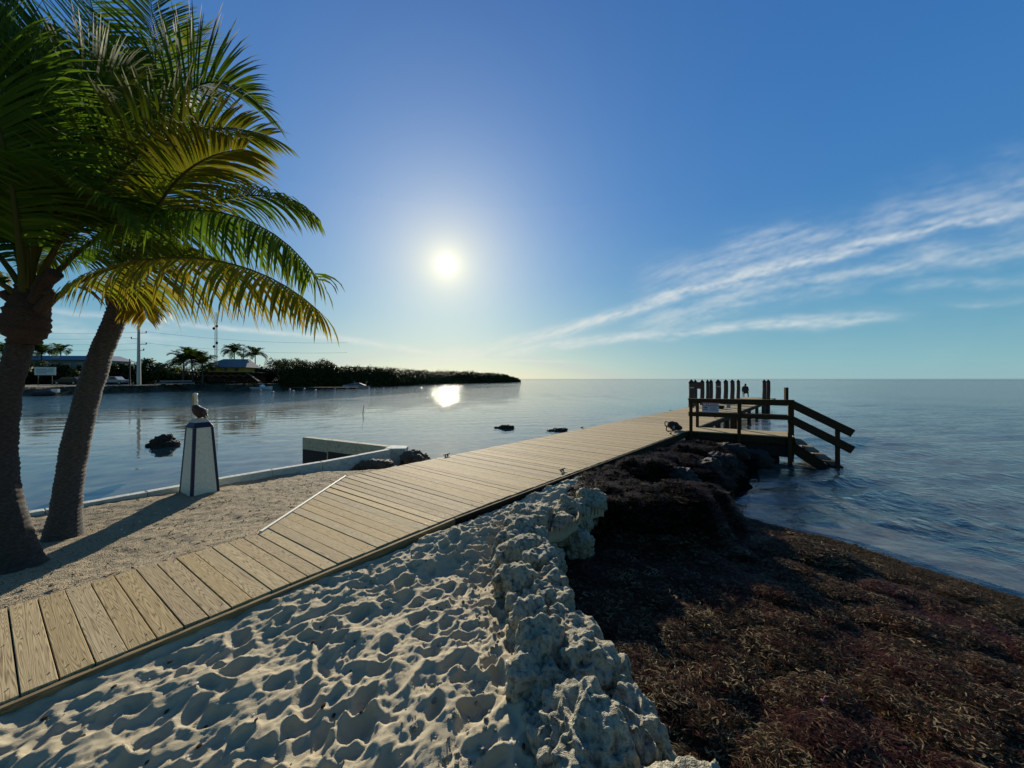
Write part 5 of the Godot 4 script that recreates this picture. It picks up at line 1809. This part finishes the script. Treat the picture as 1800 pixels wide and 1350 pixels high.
func leaf_clump(n: int, size: float, sd: int) -> MB:
	var g := RandomNumberGenerator.new()
	g.seed = sd
	var m := MB.new()
	for k in n:
		var d := Vector3(g.randf_range(-1, 1), g.randf_range(-1, 1), g.randf_range(-1, 1)).normalized()
		var c := d * g.randf_range(0.2, 1.0)
		var a := Vector3(g.randf_range(-1, 1), g.randf_range(-1, 1), g.randf_range(-1, 1)).normalized()
		var b := a.cross(d).normalized()
		var l := size * g.randf_range(0.6, 1.2)
		m.col = Color(1, 1, 1) * g.randf_range(0.7, 1.15)
		var nn := (d * 0.6 + a.cross(b)).normalized()
		m.quad(m.vert(c - a * l, nn), m.vert(c - b * l * 0.5, nn), m.vert(c + a * l, nn), m.vert(c + b * l * 0.5, nn))
	return m

func leafy_tree(called: String, where: Vector3, h: float, rad: float, col: Color, label: String, sd: int, cat := "tree", grp := "") -> Node3D:
	var t := thing(called, where, label, cat, grp)
	var g := RandomNumberGenerator.new()
	g.seed = sd
	var tr := MB.new()
	tr.tube([Vector3(0, -0.3, 0), Vector3(rad * 0.05, h * 0.3, 0), Vector3(0, h * 0.62, rad * 0.05)], [h * 0.035, h * 0.028, h * 0.016], 8)
	for k in 5:
		var a := TAU * k / 5.0
		tr.tube([Vector3(rad * 0.04, h * 0.28, 0), Vector3(cos(a) * rad * 0.35, h * 0.5, sin(a) * rad * 0.35), Vector3(cos(a) * rad * 0.6, h * 0.72, sin(a) * rad * 0.6)], [h * 0.018, h * 0.012, h * 0.006], 6)
	part("trunk", tr, M.trunk, t)
	var cr := MB.new()
	var lobes := []
	for k in 9:
		var a := g.randf() * TAU
		lobes.append([Vector3(cos(a) * rad * g.randf_range(0.1, 0.62), h * g.randf_range(0.16, 0.84), sin(a) * rad * g.randf_range(0.1, 0.62)), rad * g.randf_range(0.34, 0.54)])
	for k in 2400:
		var lb: Array = lobes[g.randi() % 9]
		var d := Vector3(g.randf_range(-1, 1), g.randf_range(-1, 1), g.randf_range(-1, 1)).normalized()
		var c: Vector3 = lb[0] + d * lb[1] * pow(g.randf(), 0.4) * Vector3(1, 0.75, 1)
		if c.y > h:
			continue
		var a := Vector3(g.randf_range(-1, 1), g.randf_range(-1, 1), g.randf_range(-1, 1)).normalized()
		var b := a.cross(d).normalized()
		var l := 0.30 * g.randf_range(0.6, 1.3)
		cr.col = col * g.randf_range(0.6, 1.3)
		var nn := (d + Vector3.UP * 0.3).normalized()
		cr.quad(cr.vert(c - a * l, nn), cr.vert(c - b * l * 0.6, nn), cr.vert(c + a * l, nn), cr.vert(c + b * l * 0.6, nn))
	part("crown", cr, M.leaf, t, true)
	return t

func far_palm(where: Vector3, h: float, rad: float, label: String, sd: int, grp := "palms across the bay") -> void:
	var t := thing("palm_tree", where, label, "palm tree", grp)
	var keep := rng.state
	rng.seed = sd
	var lean := Vector3(rng.randf_range(-.4, .4), 0, 0)
	var tr := MB.new()
	tr.tube([Vector3(0, -0.4, 0), lean * 0.4 + Vector3(0, h * 0.5, 0), lean + Vector3(0, h, 0)], [.22, .16, .13], 8)
	part("trunk", tr, M.trunk, t)
	frond_tone = 0.45
	for k in 26:
		var a := TAU * k / 26.0 * 1.618 + rng.randf_range(-.2, .2)
		var up := rng.randf_range(-0.15, 0.95)
		var o := Vector3(cos(a), 0, sin(a))
		var c := lean + Vector3(0, h, 0)
		frond([c, c + o * rad * 0.3 + Vector3(0, rad * (0.12 + 0.4 * up), 0), c + o * rad * (0.72 - 0.3 * up) + Vector3(0, rad * (0.08 + 0.70 * up), 0), c + o * rad * (0.92 - 0.3 * up) + Vector3(0, rad * (-0.28 + 0.98 * up), 0)], 1.15, 0.5, 0.05, 24, t, 0.10, 4, 4.5)
	rng.state = keep
	frond_tone = 1.0

func vehicle(called: String, where: Vector3, turn: float, col: Color, label: String, cat: String, pickup: bool) -> void:
	var t := thing(called, where, label, cat, "vehicles parked along the far shore road", turn)
	var prof := [Vector2(-2.5, .45), Vector2(-2.5, .95), Vector2(-2.35, 1.02), Vector2(-1.2, 1.08), Vector2(-.6, 1.72), Vector2(.55, 1.75), Vector2(.85, 1.10), Vector2(2.5, 1.06), Vector2(2.55, .5)] if pickup else [Vector2(-2.3, .45), Vector2(-2.35, .9), Vector2(-1.35, 1.05), Vector2(-.75, 1.62), Vector2(1.6, 1.66), Vector2(2.25, 1.1), Vector2(2.3, .5)]
	var poly := CSGPolygon3D.new()
	poly.polygon = PackedVector2Array(prof)
	poly.depth = 1.8
	poly.material = mat(col, 0.3, 0.2)
	poly.position = Vector3(0, 0, 0.9)
	poly.name = "car_body"
	t.add_child(poly)
	for sg in [-1.0, 1.0]:
		for x in [-1.55, 1.55]:
			var w := MB.new()
			w.lathe([Vector2(.0, -.12), Vector2(.30, -.12), Vector2(.36, -.08), Vector2(.36, .08), Vector2(.30, .12), Vector2(.0, .12)], Vector3(x, .36, .84 * sg), 18, Basis(Vector3.RIGHT, PI / 2))
			part("wheel", w, M.black, t)
			var hb := MB.new()
			hb.lathe([Vector2(.20, .125), Vector2(.0, .135)], Vector3(x, .36, .84 * sg), 12, Basis(Vector3.RIGHT, PI / 2 * sg))
			part("hub", hb, mat(Color(.6, .6, .62), 0.3, 0.6), t)
		var g := MB.new()
		g.hexa([Vector3(-.98, 1.12, .905 * sg), Vector3(.62 if pickup else 1.55, 1.12, .905 * sg), Vector3(-.56, 1.62, .905 * sg), Vector3(.46 if pickup else 1.45, 1.62, .905 * sg), Vector3(-.98, 1.12, .915 * sg), Vector3(.62 if pickup else 1.55, 1.12, .915 * sg), Vector3(-.56, 1.62, .915 * sg), Vector3(.46 if pickup else 1.45, 1.62, .915 * sg)], 0.004)
		part("side_window", g, mat(Color(.05, .06, .07), 0.1), t)
		var l := MB.new()
		l.ball(Vector3(-2.45, .82, .68 * sg), Vector3(.08, .09, .16), 10)
		part("headlight", l, mat(Color(.8, .8, .82), 0.15), t)

func boat(where: Vector3, turn: float, len: float, col: Color, label: String, canopy: bool) -> void:
	var t := thing("motorboat", where, label, "boat", "", turn)
	var h := MB.new()
	var rows := []
	for k in 13:
		var f := k / 12.0
		var x := lerpf(-len / 2, len / 2, f)
		var wdt := len * 0.17 * (1.0 - pow(maxf(0.0, f - 0.35) / 0.65, 2.2)) + 0.02
		var top := 0.62 + 0.28 * f * f
		var row := []
		for q in [Vector2(0, -.25), Vector2(wdt * 0.7, -.05), Vector2(wdt, top), Vector2(wdt * 0.86, top), Vector2(wdt * 0.8, top - 0.25), Vector2(0, top - 0.28)]:
			for sg in [-1.0, 1.0]:
				row.append(h.vert(Vector3(x, q.y + (0.25 * f * f if q.y < 0.0 else 0.0), q.x * sg), Vector3(0, 0.2, sg).normalized()))
		rows.append(row)
	for k in 12:
		for q in 5:
			for sg in 2:
				h.quad(rows[k][q * 2 + sg], rows[k + 1][q * 2 + sg], rows[k + 1][q * 2 + 2 + sg], rows[k][q * 2 + 2 + sg])
	for q in 5:
		h.quad(rows[0][q * 2], rows[0][q * 2 + 1], rows[0][q * 2 + 3], rows[0][q * 2 + 2])
	smooth(h)
	part("hull", h, mat(col, 0.35), t)
	var ws := MB.new()
	ws.hexa([Vector3(.2, .75, -.6), Vector3(.35, .75, -.6), Vector3(.0, 1.25, -.5), Vector3(.06, 1.25, -.5), Vector3(.2, .75, .6), Vector3(.35, .75, .6), Vector3(.0, 1.25, .5), Vector3(.06, 1.25, .5)], 0.01)
	part("windshield", ws, mat(Color(.75, .80, .84), 0.1), t)
	var con := MB.new()
	con.box(Vector3(-.25, .78, 0), Basis(), Vector3(.5, .6, .7), 0.04)
	part("console", con, mat(Color(.7, .72, .75), 0.5), t)
	var en := MB.new()
	en.box(Vector3(-len / 2 - .18, .72, 0), Basis(), Vector3(.34, .62, .36), 0.08)
	en.box(Vector3(-len / 2 - .18, .1, 0), Basis(), Vector3(.14, .8, .12), 0.02)
	part("outboard_motor", en, M.dark, t)
	if canopy:
		var cv := MB.new()
		cv.hexa([Vector3(-len * .36, .8, -.9), Vector3(len * .4, .9, -.5), Vector3(-len * .12, 1.5, -.3), Vector3(.5, 1.5, -.3), Vector3(-len * .36, .8, .9), Vector3(len * .4, .9, .5), Vector3(-len * .12, 1.5, .3), Vector3(.5, 1.5, .3)], 0.05)
		part("cover", cv, mat(Color(.30, .33, .38), 0.8), t)
		for q in [[-len * .34, 1.1, -len * .42, 2.0], [.3, 1.4, .5, 1.9]]:
			var rd := MB.new()
			rd.tube([Vector3(q[0], q[1], 0), Vector3(q[2], q[3], 0)], [.04, .03], 6)
			part("rod", rd, M.white, t)

func pole(called: String, px: float, top: float, d: float, r: float, label: String) -> Node3D:
	var b := at(px, 667, d)
	var t := thing(called, Vector3(b.x, 0.4, b.z), label, "utility pole", "utility poles across the bay")
	var m := MB.new()
	m.tube([Vector3(0, -0.6, 0), Vector3(0, top - 0.4, 0)], [r, r * 0.62], 10)
	part("pole", m, M.concrete if r > 0.25 else M.pile, t)
	return t

func arm(t: Node3D, y: float, l: float) -> void:
	var m := MB.new()
	m.bar(Vector3(0, y, 0), Vector3(l, y + 0.05, 0), 0.10, 0.10, 0.01)
	part("cross_arm", m, M.grey_wood, t)
	var s := MB.new()
	s.lathe([Vector2(.10, 0), Vector2(.14, .1), Vector2(.08, .2), Vector2(.13, .3), Vector2(.02, .4)], Vector3(l * 0.95, y + 0.1, 0), 10)
	part("insulator", s, M.dark, t)

func build_far_things() -> void:
	# utility poles and wires
	var u1 := pole("utility_pole", 244, 14.0, 88.0, 0.40, "tall pale concrete utility pole with side arms across the bay")
	arm(u1, 11.9, 1.8); arm(u1, 10.6, -1.8); arm(u1, 9.3, 1.8); arm(u1, 7.9, 1.2)
	pole("utility_pole", 228, 6.2, 84.0, 0.16, "short dark wooden pole left of the tall concrete pole")
	var u3 := pole("utility_pole", 428, 9.6, 100.0, 0.14, "thin pole right of the blue-roofed bar, between two palms")
	arm(u3, 8.9, -1.2); arm(u3, 5.6, 1.4)
	var u4 := pole("utility_pole", 501, 12.2, 190.0, 0.26, "pole rising behind the mangroves, left of two far ones")
	arm(u4, 8.6, 1.8); arm(u4, 8.2, -1.0)
	var u5 := pole("utility_pole", 549, 11.2, 235.0, 0.24, "pole rising behind the mangroves, farther right and smaller")
	arm(u5, 6.6, 1.2)
	pole("utility_pole", 572, 10.6, 280.0, 0.22, "thinnest pole, just showing above the mangroves")
	var wires := thing("power_line", at(244, 600, 88.0), "power lines slung from the tall concrete pole across the sky", "power lines")
	for q in [[11.9, 1.8, -46.0], [10.6, -1.8, -46.0], [9.3, 1.8, -46.0], [7.9, 1.2, -46.0], [11.9, 1.8, 40.0], [9.3, 1.8, 40.0], [5.2, 0.3, 30.0], [4.9, 0.3, 30.0]]:
		var m := MB.new()
		var a := Vector3(u1.position.x + q[1], q[0] + 0.75, u1.position.z)
		var b := a + Vector3(q[2], -1.2 if q[2] > 0.0 else 1.5, -14.0 if q[2] > 0.0 else -4.0)
		var pts := []
		var rad := []
		for k in 13:
			var f := k / 12.0
			pts.append(a.lerp(b, f) - Vector3(0, 4.0 * f * (1.0 - f) * 0.9, 0) - wires.position)
			rad.append(0.022)
		m.tube(pts, rad, 5)
		part("wire", m, M.dark, wires)
	# the radio mast
	var tb := at(380, 667, 170.0)
	var tw := thing("radio_mast", Vector3(tb.x, 0.4, tb.z), "white lattice radio mast with four dark dishes behind the palms", "mast")
	for c in [[-.38, -.38], [.38, -.38], [-.38, .38], [.38, .38]]:
		var m := MB.new()
		m.tube([Vector3(c[0], 0, c[1]), Vector3(c[0] * 0.9, 31.0, c[1] * 0.9)], [.09, .07], 6)
		part("mast_leg", m, M.white, tw)
	var lt := MB.new()
	for k in 30:
		var y := 1.0 + k
		for e in [[-.37, -.37, .37, -.37], [.37, -.37, .37, .37], [.37, .37, -.37, .37], [-.37, .37, -.37, -.37]]:
			lt.tube([Vector3(e[0], y, e[1]), Vector3(e[2], y + 1.0, e[3])], [.035, .035], 4, false)
	part("lattice", lt, M.white, tw)
	for q in [[.75, 24.8], [-.55, 23.8], [.75, 17.4], [-.45, 15.8]]:
		var m := MB.new()
		m.lathe([Vector2(.0, .1), Vector2(.45, .16), Vector2(.62, .34), Vector2(.60, .36), Vector2(.42, .2), Vector2(0, .14)], Vector3(q[0], q[1], .3), 16, Basis(Vector3.RIGHT, PI / 2))
		part("dish", m, M.dark, tw)
	# palms and trees
	for q in [[322, 92, 5.4, 4.0, "palm at the left of the broad palm cluster across the bay"], [339, 95, 6.2, 4.2, "tallest palm of the broad palm cluster across the bay"], [356, 93, 5.0, 4.0, "palm at the right of the broad palm cluster across the bay"], [411, 112, 9.2, 3.6, "palm rising right behind the blue metal roof"], [449, 116, 8.6, 3.7, "single palm right of the blue-roofed bar, before the mangroves"], [74, 100, 8.3, 3.2, "palm seen beside the near trunk, left of the blue building"], [107, 132, 11.0, 3.6, "palm top showing above the blue building's roof"], [10, 100, 8.0, 4.0, "palm beyond the near trunk at the far left"]]:
		var p := at(q[0], 667, q[1])
		far_palm(Vector3(p.x, 0.4, p.z), q[2], q[3], q[4], int(q[0]))
	var leafc := Color(.040, .055, .018)
	for q in [[268, 99, 7.4, 4.6, "big rounded dark tree right of the tall utility pole"], [296, 101, 6.4, 4.2, "dark tree filling the gap behind the palm cluster"], [206, 98, 5.6, 4.0, "dark bushy tree behind the parked pickup"], [228, 102, 5.2, 3.8, "dark tree behind the short wooden pole"], [184, 97, 5.0, 3.6, "dark bush just right of the leaning near palm trunk"], [128, 92, 4.0, 1.8, "small dark tree in front of the blue building"], [40, 96, 6.0, 5.0, "dark bushy tree left of the roadside sign board"], [5, 88, 5.0, 5.0, "dark tree at the far left behind the nearest trunk"], [466, 112, 5.6, 4.4, "round green tree beside the single palm by the mangroves"], [330, 104, 4.2, 5.0, "low dark tree below the palm cluster"], [380, 112, 4.6, 5.0, "dark tree behind the blue-roofed bar"]]:
		var p := at(q[0], 667, q[1])
		leafy_tree("leafy_tree", Vector3(p.x, 0.4, p.z), q[2], q[3], leafc * rng.randf_range(0.8, 1.2), q[4], int(q[0]) + 5, "tree", "trees across the bay")
	# the blue building
	var bo := at(108, 667, 106.0)
	var bl := thing("blue_building", Vector3(bo.x, 0.42, bo.z), "pale blue two-storey building with a darker blue roof band across the bay", "building", "", 0.10)
	var w := MB.new()
	w.box(Vector3(0, 3.3, -5), Basis(), Vector3(19, 6.6, 10), 0.05)
	part("wall", w, mat(Color(.44, .53, .53), 0.8), bl)
	var rf := MB.new()
	rf.hexa([Vector3(-10.2, 6.62, -11), Vector3(10.2, 6.62, -11), Vector3(-8, 8.2, -8), Vector3(8, 8.2, -8), Vector3(-10.2, 6.62, 1.0), Vector3(10.2, 6.62, 1.0), Vector3(-8.6, 7.9, -1), Vector3(8.6, 7.9, -1)], 0.05)
	part("roof", rf, mat(Color(.33, .41, .48), 0.6), bl)
	for f in 2:
		for k in 6:
			var g := MB.new()
			g.box(Vector3(-7.5 + k * 3.0, 1.9 + f * 3.1, 0.03), Basis(), Vector3(1.4, 1.5, 0.10), 0.02)
			var wn := part("window", g, mat(Color(.72, .78, .80), 0.6), bl)
			var pn := MB.new()
			pn.box(Vector3(-7.5 + k * 3.0, 1.9 + f * 3.1, 0.09), Basis(), Vector3(1.2, 1.3, 0.03), 0.01)
			part("pane", pn, mat(Color(.07, .10, .13), 0.12), wn)
	# sign board by the road
	var so := at(79.5, 667, 84.0)
	var sb := thing("sign_board", Vector3(so.x, 0.42, so.z), "pale rectangular sign board on two legs beside the far road", "sign", "", 0.25)
	var pnl := MB.new()
	pnl.box(Vector3(0, 3.1, 0), Basis(), Vector3(3.7, 1.75, 0.10), 0.02)
	part("panel", pnl, mat(Color(.80, .82, .80), 0.6), sb)
	for q in [[-.6, 3.5, 1.8, Color(.45, .52, .45)], [-.3, 3.1, 2.4, Color(.50, .52, .54)], [-.6, 2.7, 1.7, Color(.50, .52, .54)], [1.0, 3.55, .8, Color(.42, .60, .32)], [1.1, 3.1, .6, Color(.42, .60, .32)]]:
		var l := MB.new()
		l.box(Vector3(q[0], q[1], 0.062), Basis(Vector3.BACK, 0.03), Vector3(q[2], 0.16, 0.02), 0.005)
		part("faded_print", l, mat(q[3], 0.7), sb)
	for x in [-1.2, 1.2]:
		var l := MB.new()
		l.box(Vector3(x, 1.1, 0), Basis(), Vector3(.14, 2.3, .14), 0.01)
		part("leg", l, M.grey_wood, sb)
	vehicle("parked_car", Vector3(at(122, 667, 83.0).x, 0.60, at(122, 667, 83.0).z), 0.15, Color(.07, .08, .10), "dark parked car half hidden by the leaning palm trunk", "car", false)
	vehicle("pickup_truck", Vector3(at(203, 667, 85.0).x, 0.60, at(203, 667, 85.0).z), PI + 0.1, Color(.55, .57, .60), "silver pickup truck parked on the far road right of the leaning trunk", "pickup", true)
	# white box and dinghy on the far left bank
	var wb := thing("cooler_box", at(97.5, 690.5, 60.5), "small bright white box on the grassy bank across the water", "box", "", 0.2)
	var cb := MB.new()
	cb.box(Vector3(0, .26, 0), Basis(), Vector3(.85, .46, .5), 0.04)
	part("body", cb, M.white, wb)
	var cl := MB.new()
	cl.box(Vector3(0, .53, 0), Basis(), Vector3(.89, .07, .54), 0.03)
	part("lid", cl, M.white, wb)
	var dg := thing("upturned_dinghy", at(78, 692, 59.5), "dark upturned dinghy on the bank beside the white box", "dinghy", "", 0.1)
	var db := body([[Vector3(-1.2, .0, 0), .42, Vector3(.6, .02, 0), .46], [Vector3(.6, .02, 0), .44, Vector3(1.5, .05, 0), .15]], 0.06, 0.1)
	part("hull", db, M.dark, dg)
	# the blue-roofed bar with its open lower deck
	var ko := at(390, 667, 97.0)
	var kb := thing("waterside_bar", Vector3(ko.x, 0.42, ko.z), "waterside bar with blue metal roof, yellow walls and dark open deck under garlands", "building", "", 0.12)
	var dk := MB.new()
	dk.box(Vector3(0, .6, -3), Basis(), Vector3(15.5, .25, 8), 0.03)
	part("deck", dk, M.dark_wood, kb)
	for k in 9:
		var q := MB.new()
		q.box(Vector3(-7.4 + k * 1.85, .85, .6), Basis(), Vector3(.22, 4.3, .22), 0.02)
		part("deck_post", q, M.dark_wood, kb)
	var ub := MB.new()
	ub.box(Vector3(0.4, 2.95, -3), Basis(), Vector3(14.6, .35, 8.2), 0.03)
	part("upper_floor", ub, M.dark_wood, kb)
	var bw := MB.new()
	bw.box(Vector3(0.3, 1.8, -5.6), Basis(), Vector3(14.0, 2.0, .3), 0.03)
	part("back_wall", bw, mat(Color(.22, .17, .13), 0.9), kb)
	var yw := MB.new()
	yw.box(Vector3(0.4, 3.75, -3.4), Basis(), Vector3(8.6, 1.2, 5.0), 0.03)
	part("wall", yw, mat(Color(.66, .60, .26), 0.85), kb)
	for x in [-2.6, 0.2, 2.9]:
		var g := MB.new()
		g.box(Vector3(x, 3.78, -0.88), Basis(), Vector3(1.1, .75, .10), 0.02)
		var wn := part("window", g, mat(Color(.45, .42, .25), 0.7), kb)
		var pn := MB.new()
		pn.box(Vector3(x, 3.78, -0.82), Basis(), Vector3(.95, .6, .03), 0.01)
		part("pane", pn, mat(Color(.06, .07, .08), 0.15), wn)
	var kr := MB.new()
	kr.hexa([Vector3(-5.2, 4.36, -7.0), Vector3(5.8, 4.36, -7.0), Vector3(-1.4, 6.6, -3.6), Vector3(4.6, 6.6, -3.6), Vector3(-5.2, 4.36, .3), Vector3(5.8, 4.36, .3), Vector3(-1.4, 6.6, -3.2), Vector3(4.6, 6.6, -3.2)], 0.03)
	var kroof := part("roof", kr, mat(Color(.40, .43, .45), 0.85), kb)
	for k in 9:
		var f := k / 8.0
		var rb := MB.new()
		rb.bar(Vector3(lerpf(-5.0, 5.6, f), 4.39, .3), Vector3(lerpf(-1.3, 4.5, f), 6.62, -3.2), 0.07, 0.05, 0.01)
		part("seam", rb, mat(Color(.42, .45, .47), 0.5), kroof)
	for k in 7:
		var gm := MB.new()
		var pts := []
		var rad := []
		for j in 9:
			var f := j / 8.0
			pts.append(Vector3(-6.6 + (k + f) * 1.85, 2.55 - 2.0 * f * (1.0 - f) * 0.9, .78))
			rad.append(.07)
		gm.tube(pts, rad, 6)
		part("garland", gm, mat(Color(.46, .44, .36), 0.8), kb)
	for k in 5:
		var tm := MB.new()
		tm.box(Vector3(-5.5 + k * 2.7, 1.3, -1.2), Basis(), Vector3(1.2, .08, .9), 0.01)
		tm.box(Vector3(-5.5 + k * 2.7, 1.0, -1.2), Basis(), Vector3(.1, .6, .1), 0.01)
		part("table", tm, M.grey_wood, kb)
	var stm := MB.new()
	stm.bar(Vector3(6.6, 2.9, 1.0), Vector3(9.6, .5, 1.0), 1.0, .2, 0.02)
	part("stair", stm, M.grey_wood, kb)
	# pipes lying on the shore left of it
	var po := at(308, 667, 86.0)
	var pi := thing("pipe_stack", Vector3(po.x, 0.45, po.z), "stack of long grey pipes on trestles left of the waterside bar", "pipes", "", 0.1)
	for k in 4:
		var m := MB.new()
		m.tube([Vector3(-4.2 + 0.6 * k, .35 + .5 * (k / 2), -.4 * (k % 2)), Vector3(4.0 - 0.3 * k, .38 + .5 * (k / 2), -.4 * (k % 2))], [.15, .15], 10)
		part("pipe", m, mat(Color(.50, .50, .50), 0.6), pi)
	for x in [-2.6, 0.0, 2.6]:
		var m := MB.new()
		m.box(Vector3(x, .1, -.2), Basis(), Vector3(.2, .2, 1.2), 0.02)
		m.box(Vector3(x, .60, -.2), Basis(), Vector3(.12, .14, 1.2), 0.02)
		part("trestle", m, M.dark_wood, pi)
	# boats, floating dock and buoys
	boat(at(461, 685.0, 92.0) + Vector3(0, -.02, 0), -0.1, 5.2, Color(.70, .74, .78), "pale blue motorboat moored by the waterside bar", false)
	boat(at(626, 682.4, 108.0), PI + 0.08, 7.4, Color(.55, .58, .62), "grey covered motorboat beside the floating dock, before the mangroves", true)
	var fd := thing("floating_dock", at(560, 683.2, 104.0), "long low floating dock on dark floats before the mangroves", "floating dock", "", -0.03)
	for k in 8:
		var m := MB.new()
		m.box(Vector3(-11.0 + k * 2.9, .34, 0), Basis(), Vector3(2.84, .14, 1.6), 0.02)
		part("deck_section", m, M.grey_wood, fd)
		if k % 2 == 0 or k > 4:
			var f := MB.new()
			f.box(Vector3(-11.0 + k * 2.9, .10, 0), Basis(), Vector3(1.3, .38, 1.4), 0.06)
			part("float", f, M.black, fd)
	var bm := MB.new()
	bm.ball(Vector3(0, .08, 0), Vector3(.24, .24, .24), 14)
	var buoy_mesh := bm.mesh(mat(Color(.52, .54, .56), 0.6))
	var rm := MB.new()
	rm.lathe([Vector2(.05, .34), Vector2(.06, .46), Vector2(.0, .48)], Vector3.ZERO, 8)
	var top_mesh := rm.mesh(M.dark)
	for q in [[457.5, 687, "mooring buoy in front of the pale blue motorboat"], [479, 690, "mooring buoy nearest of all, right of the pale blue motorboat"], [509, 685.7, "mooring buoy before the left end of the floating dock"], [515, 688.3, "mooring buoy nearer than the floating dock's left end"], [534.5, 684.3, "mooring buoy close to the floating dock's left part"], [554.5, 686.8, "mooring buoy off the middle of the floating dock"], [588.5, 685, "mooring buoy before the grey covered motorboat's bow"], [658, 684, "mooring buoy right of the grey covered motorboat"], [674, 684, "mooring buoy farther right of the grey covered motorboat"], [687, 683.2, "rightmost mooring buoy near the sun glitter"]]:
		var d: float = 2.5 * 675.0 / (q[1] - 667.0)
		var t := thing("mooring_buoy", at(q[0], q[1], d), q[2], "buoy", "small mooring buoys across the bay")
		put("ball", buoy_mesh, t)
		put("eye_ring", top_mesh, t)
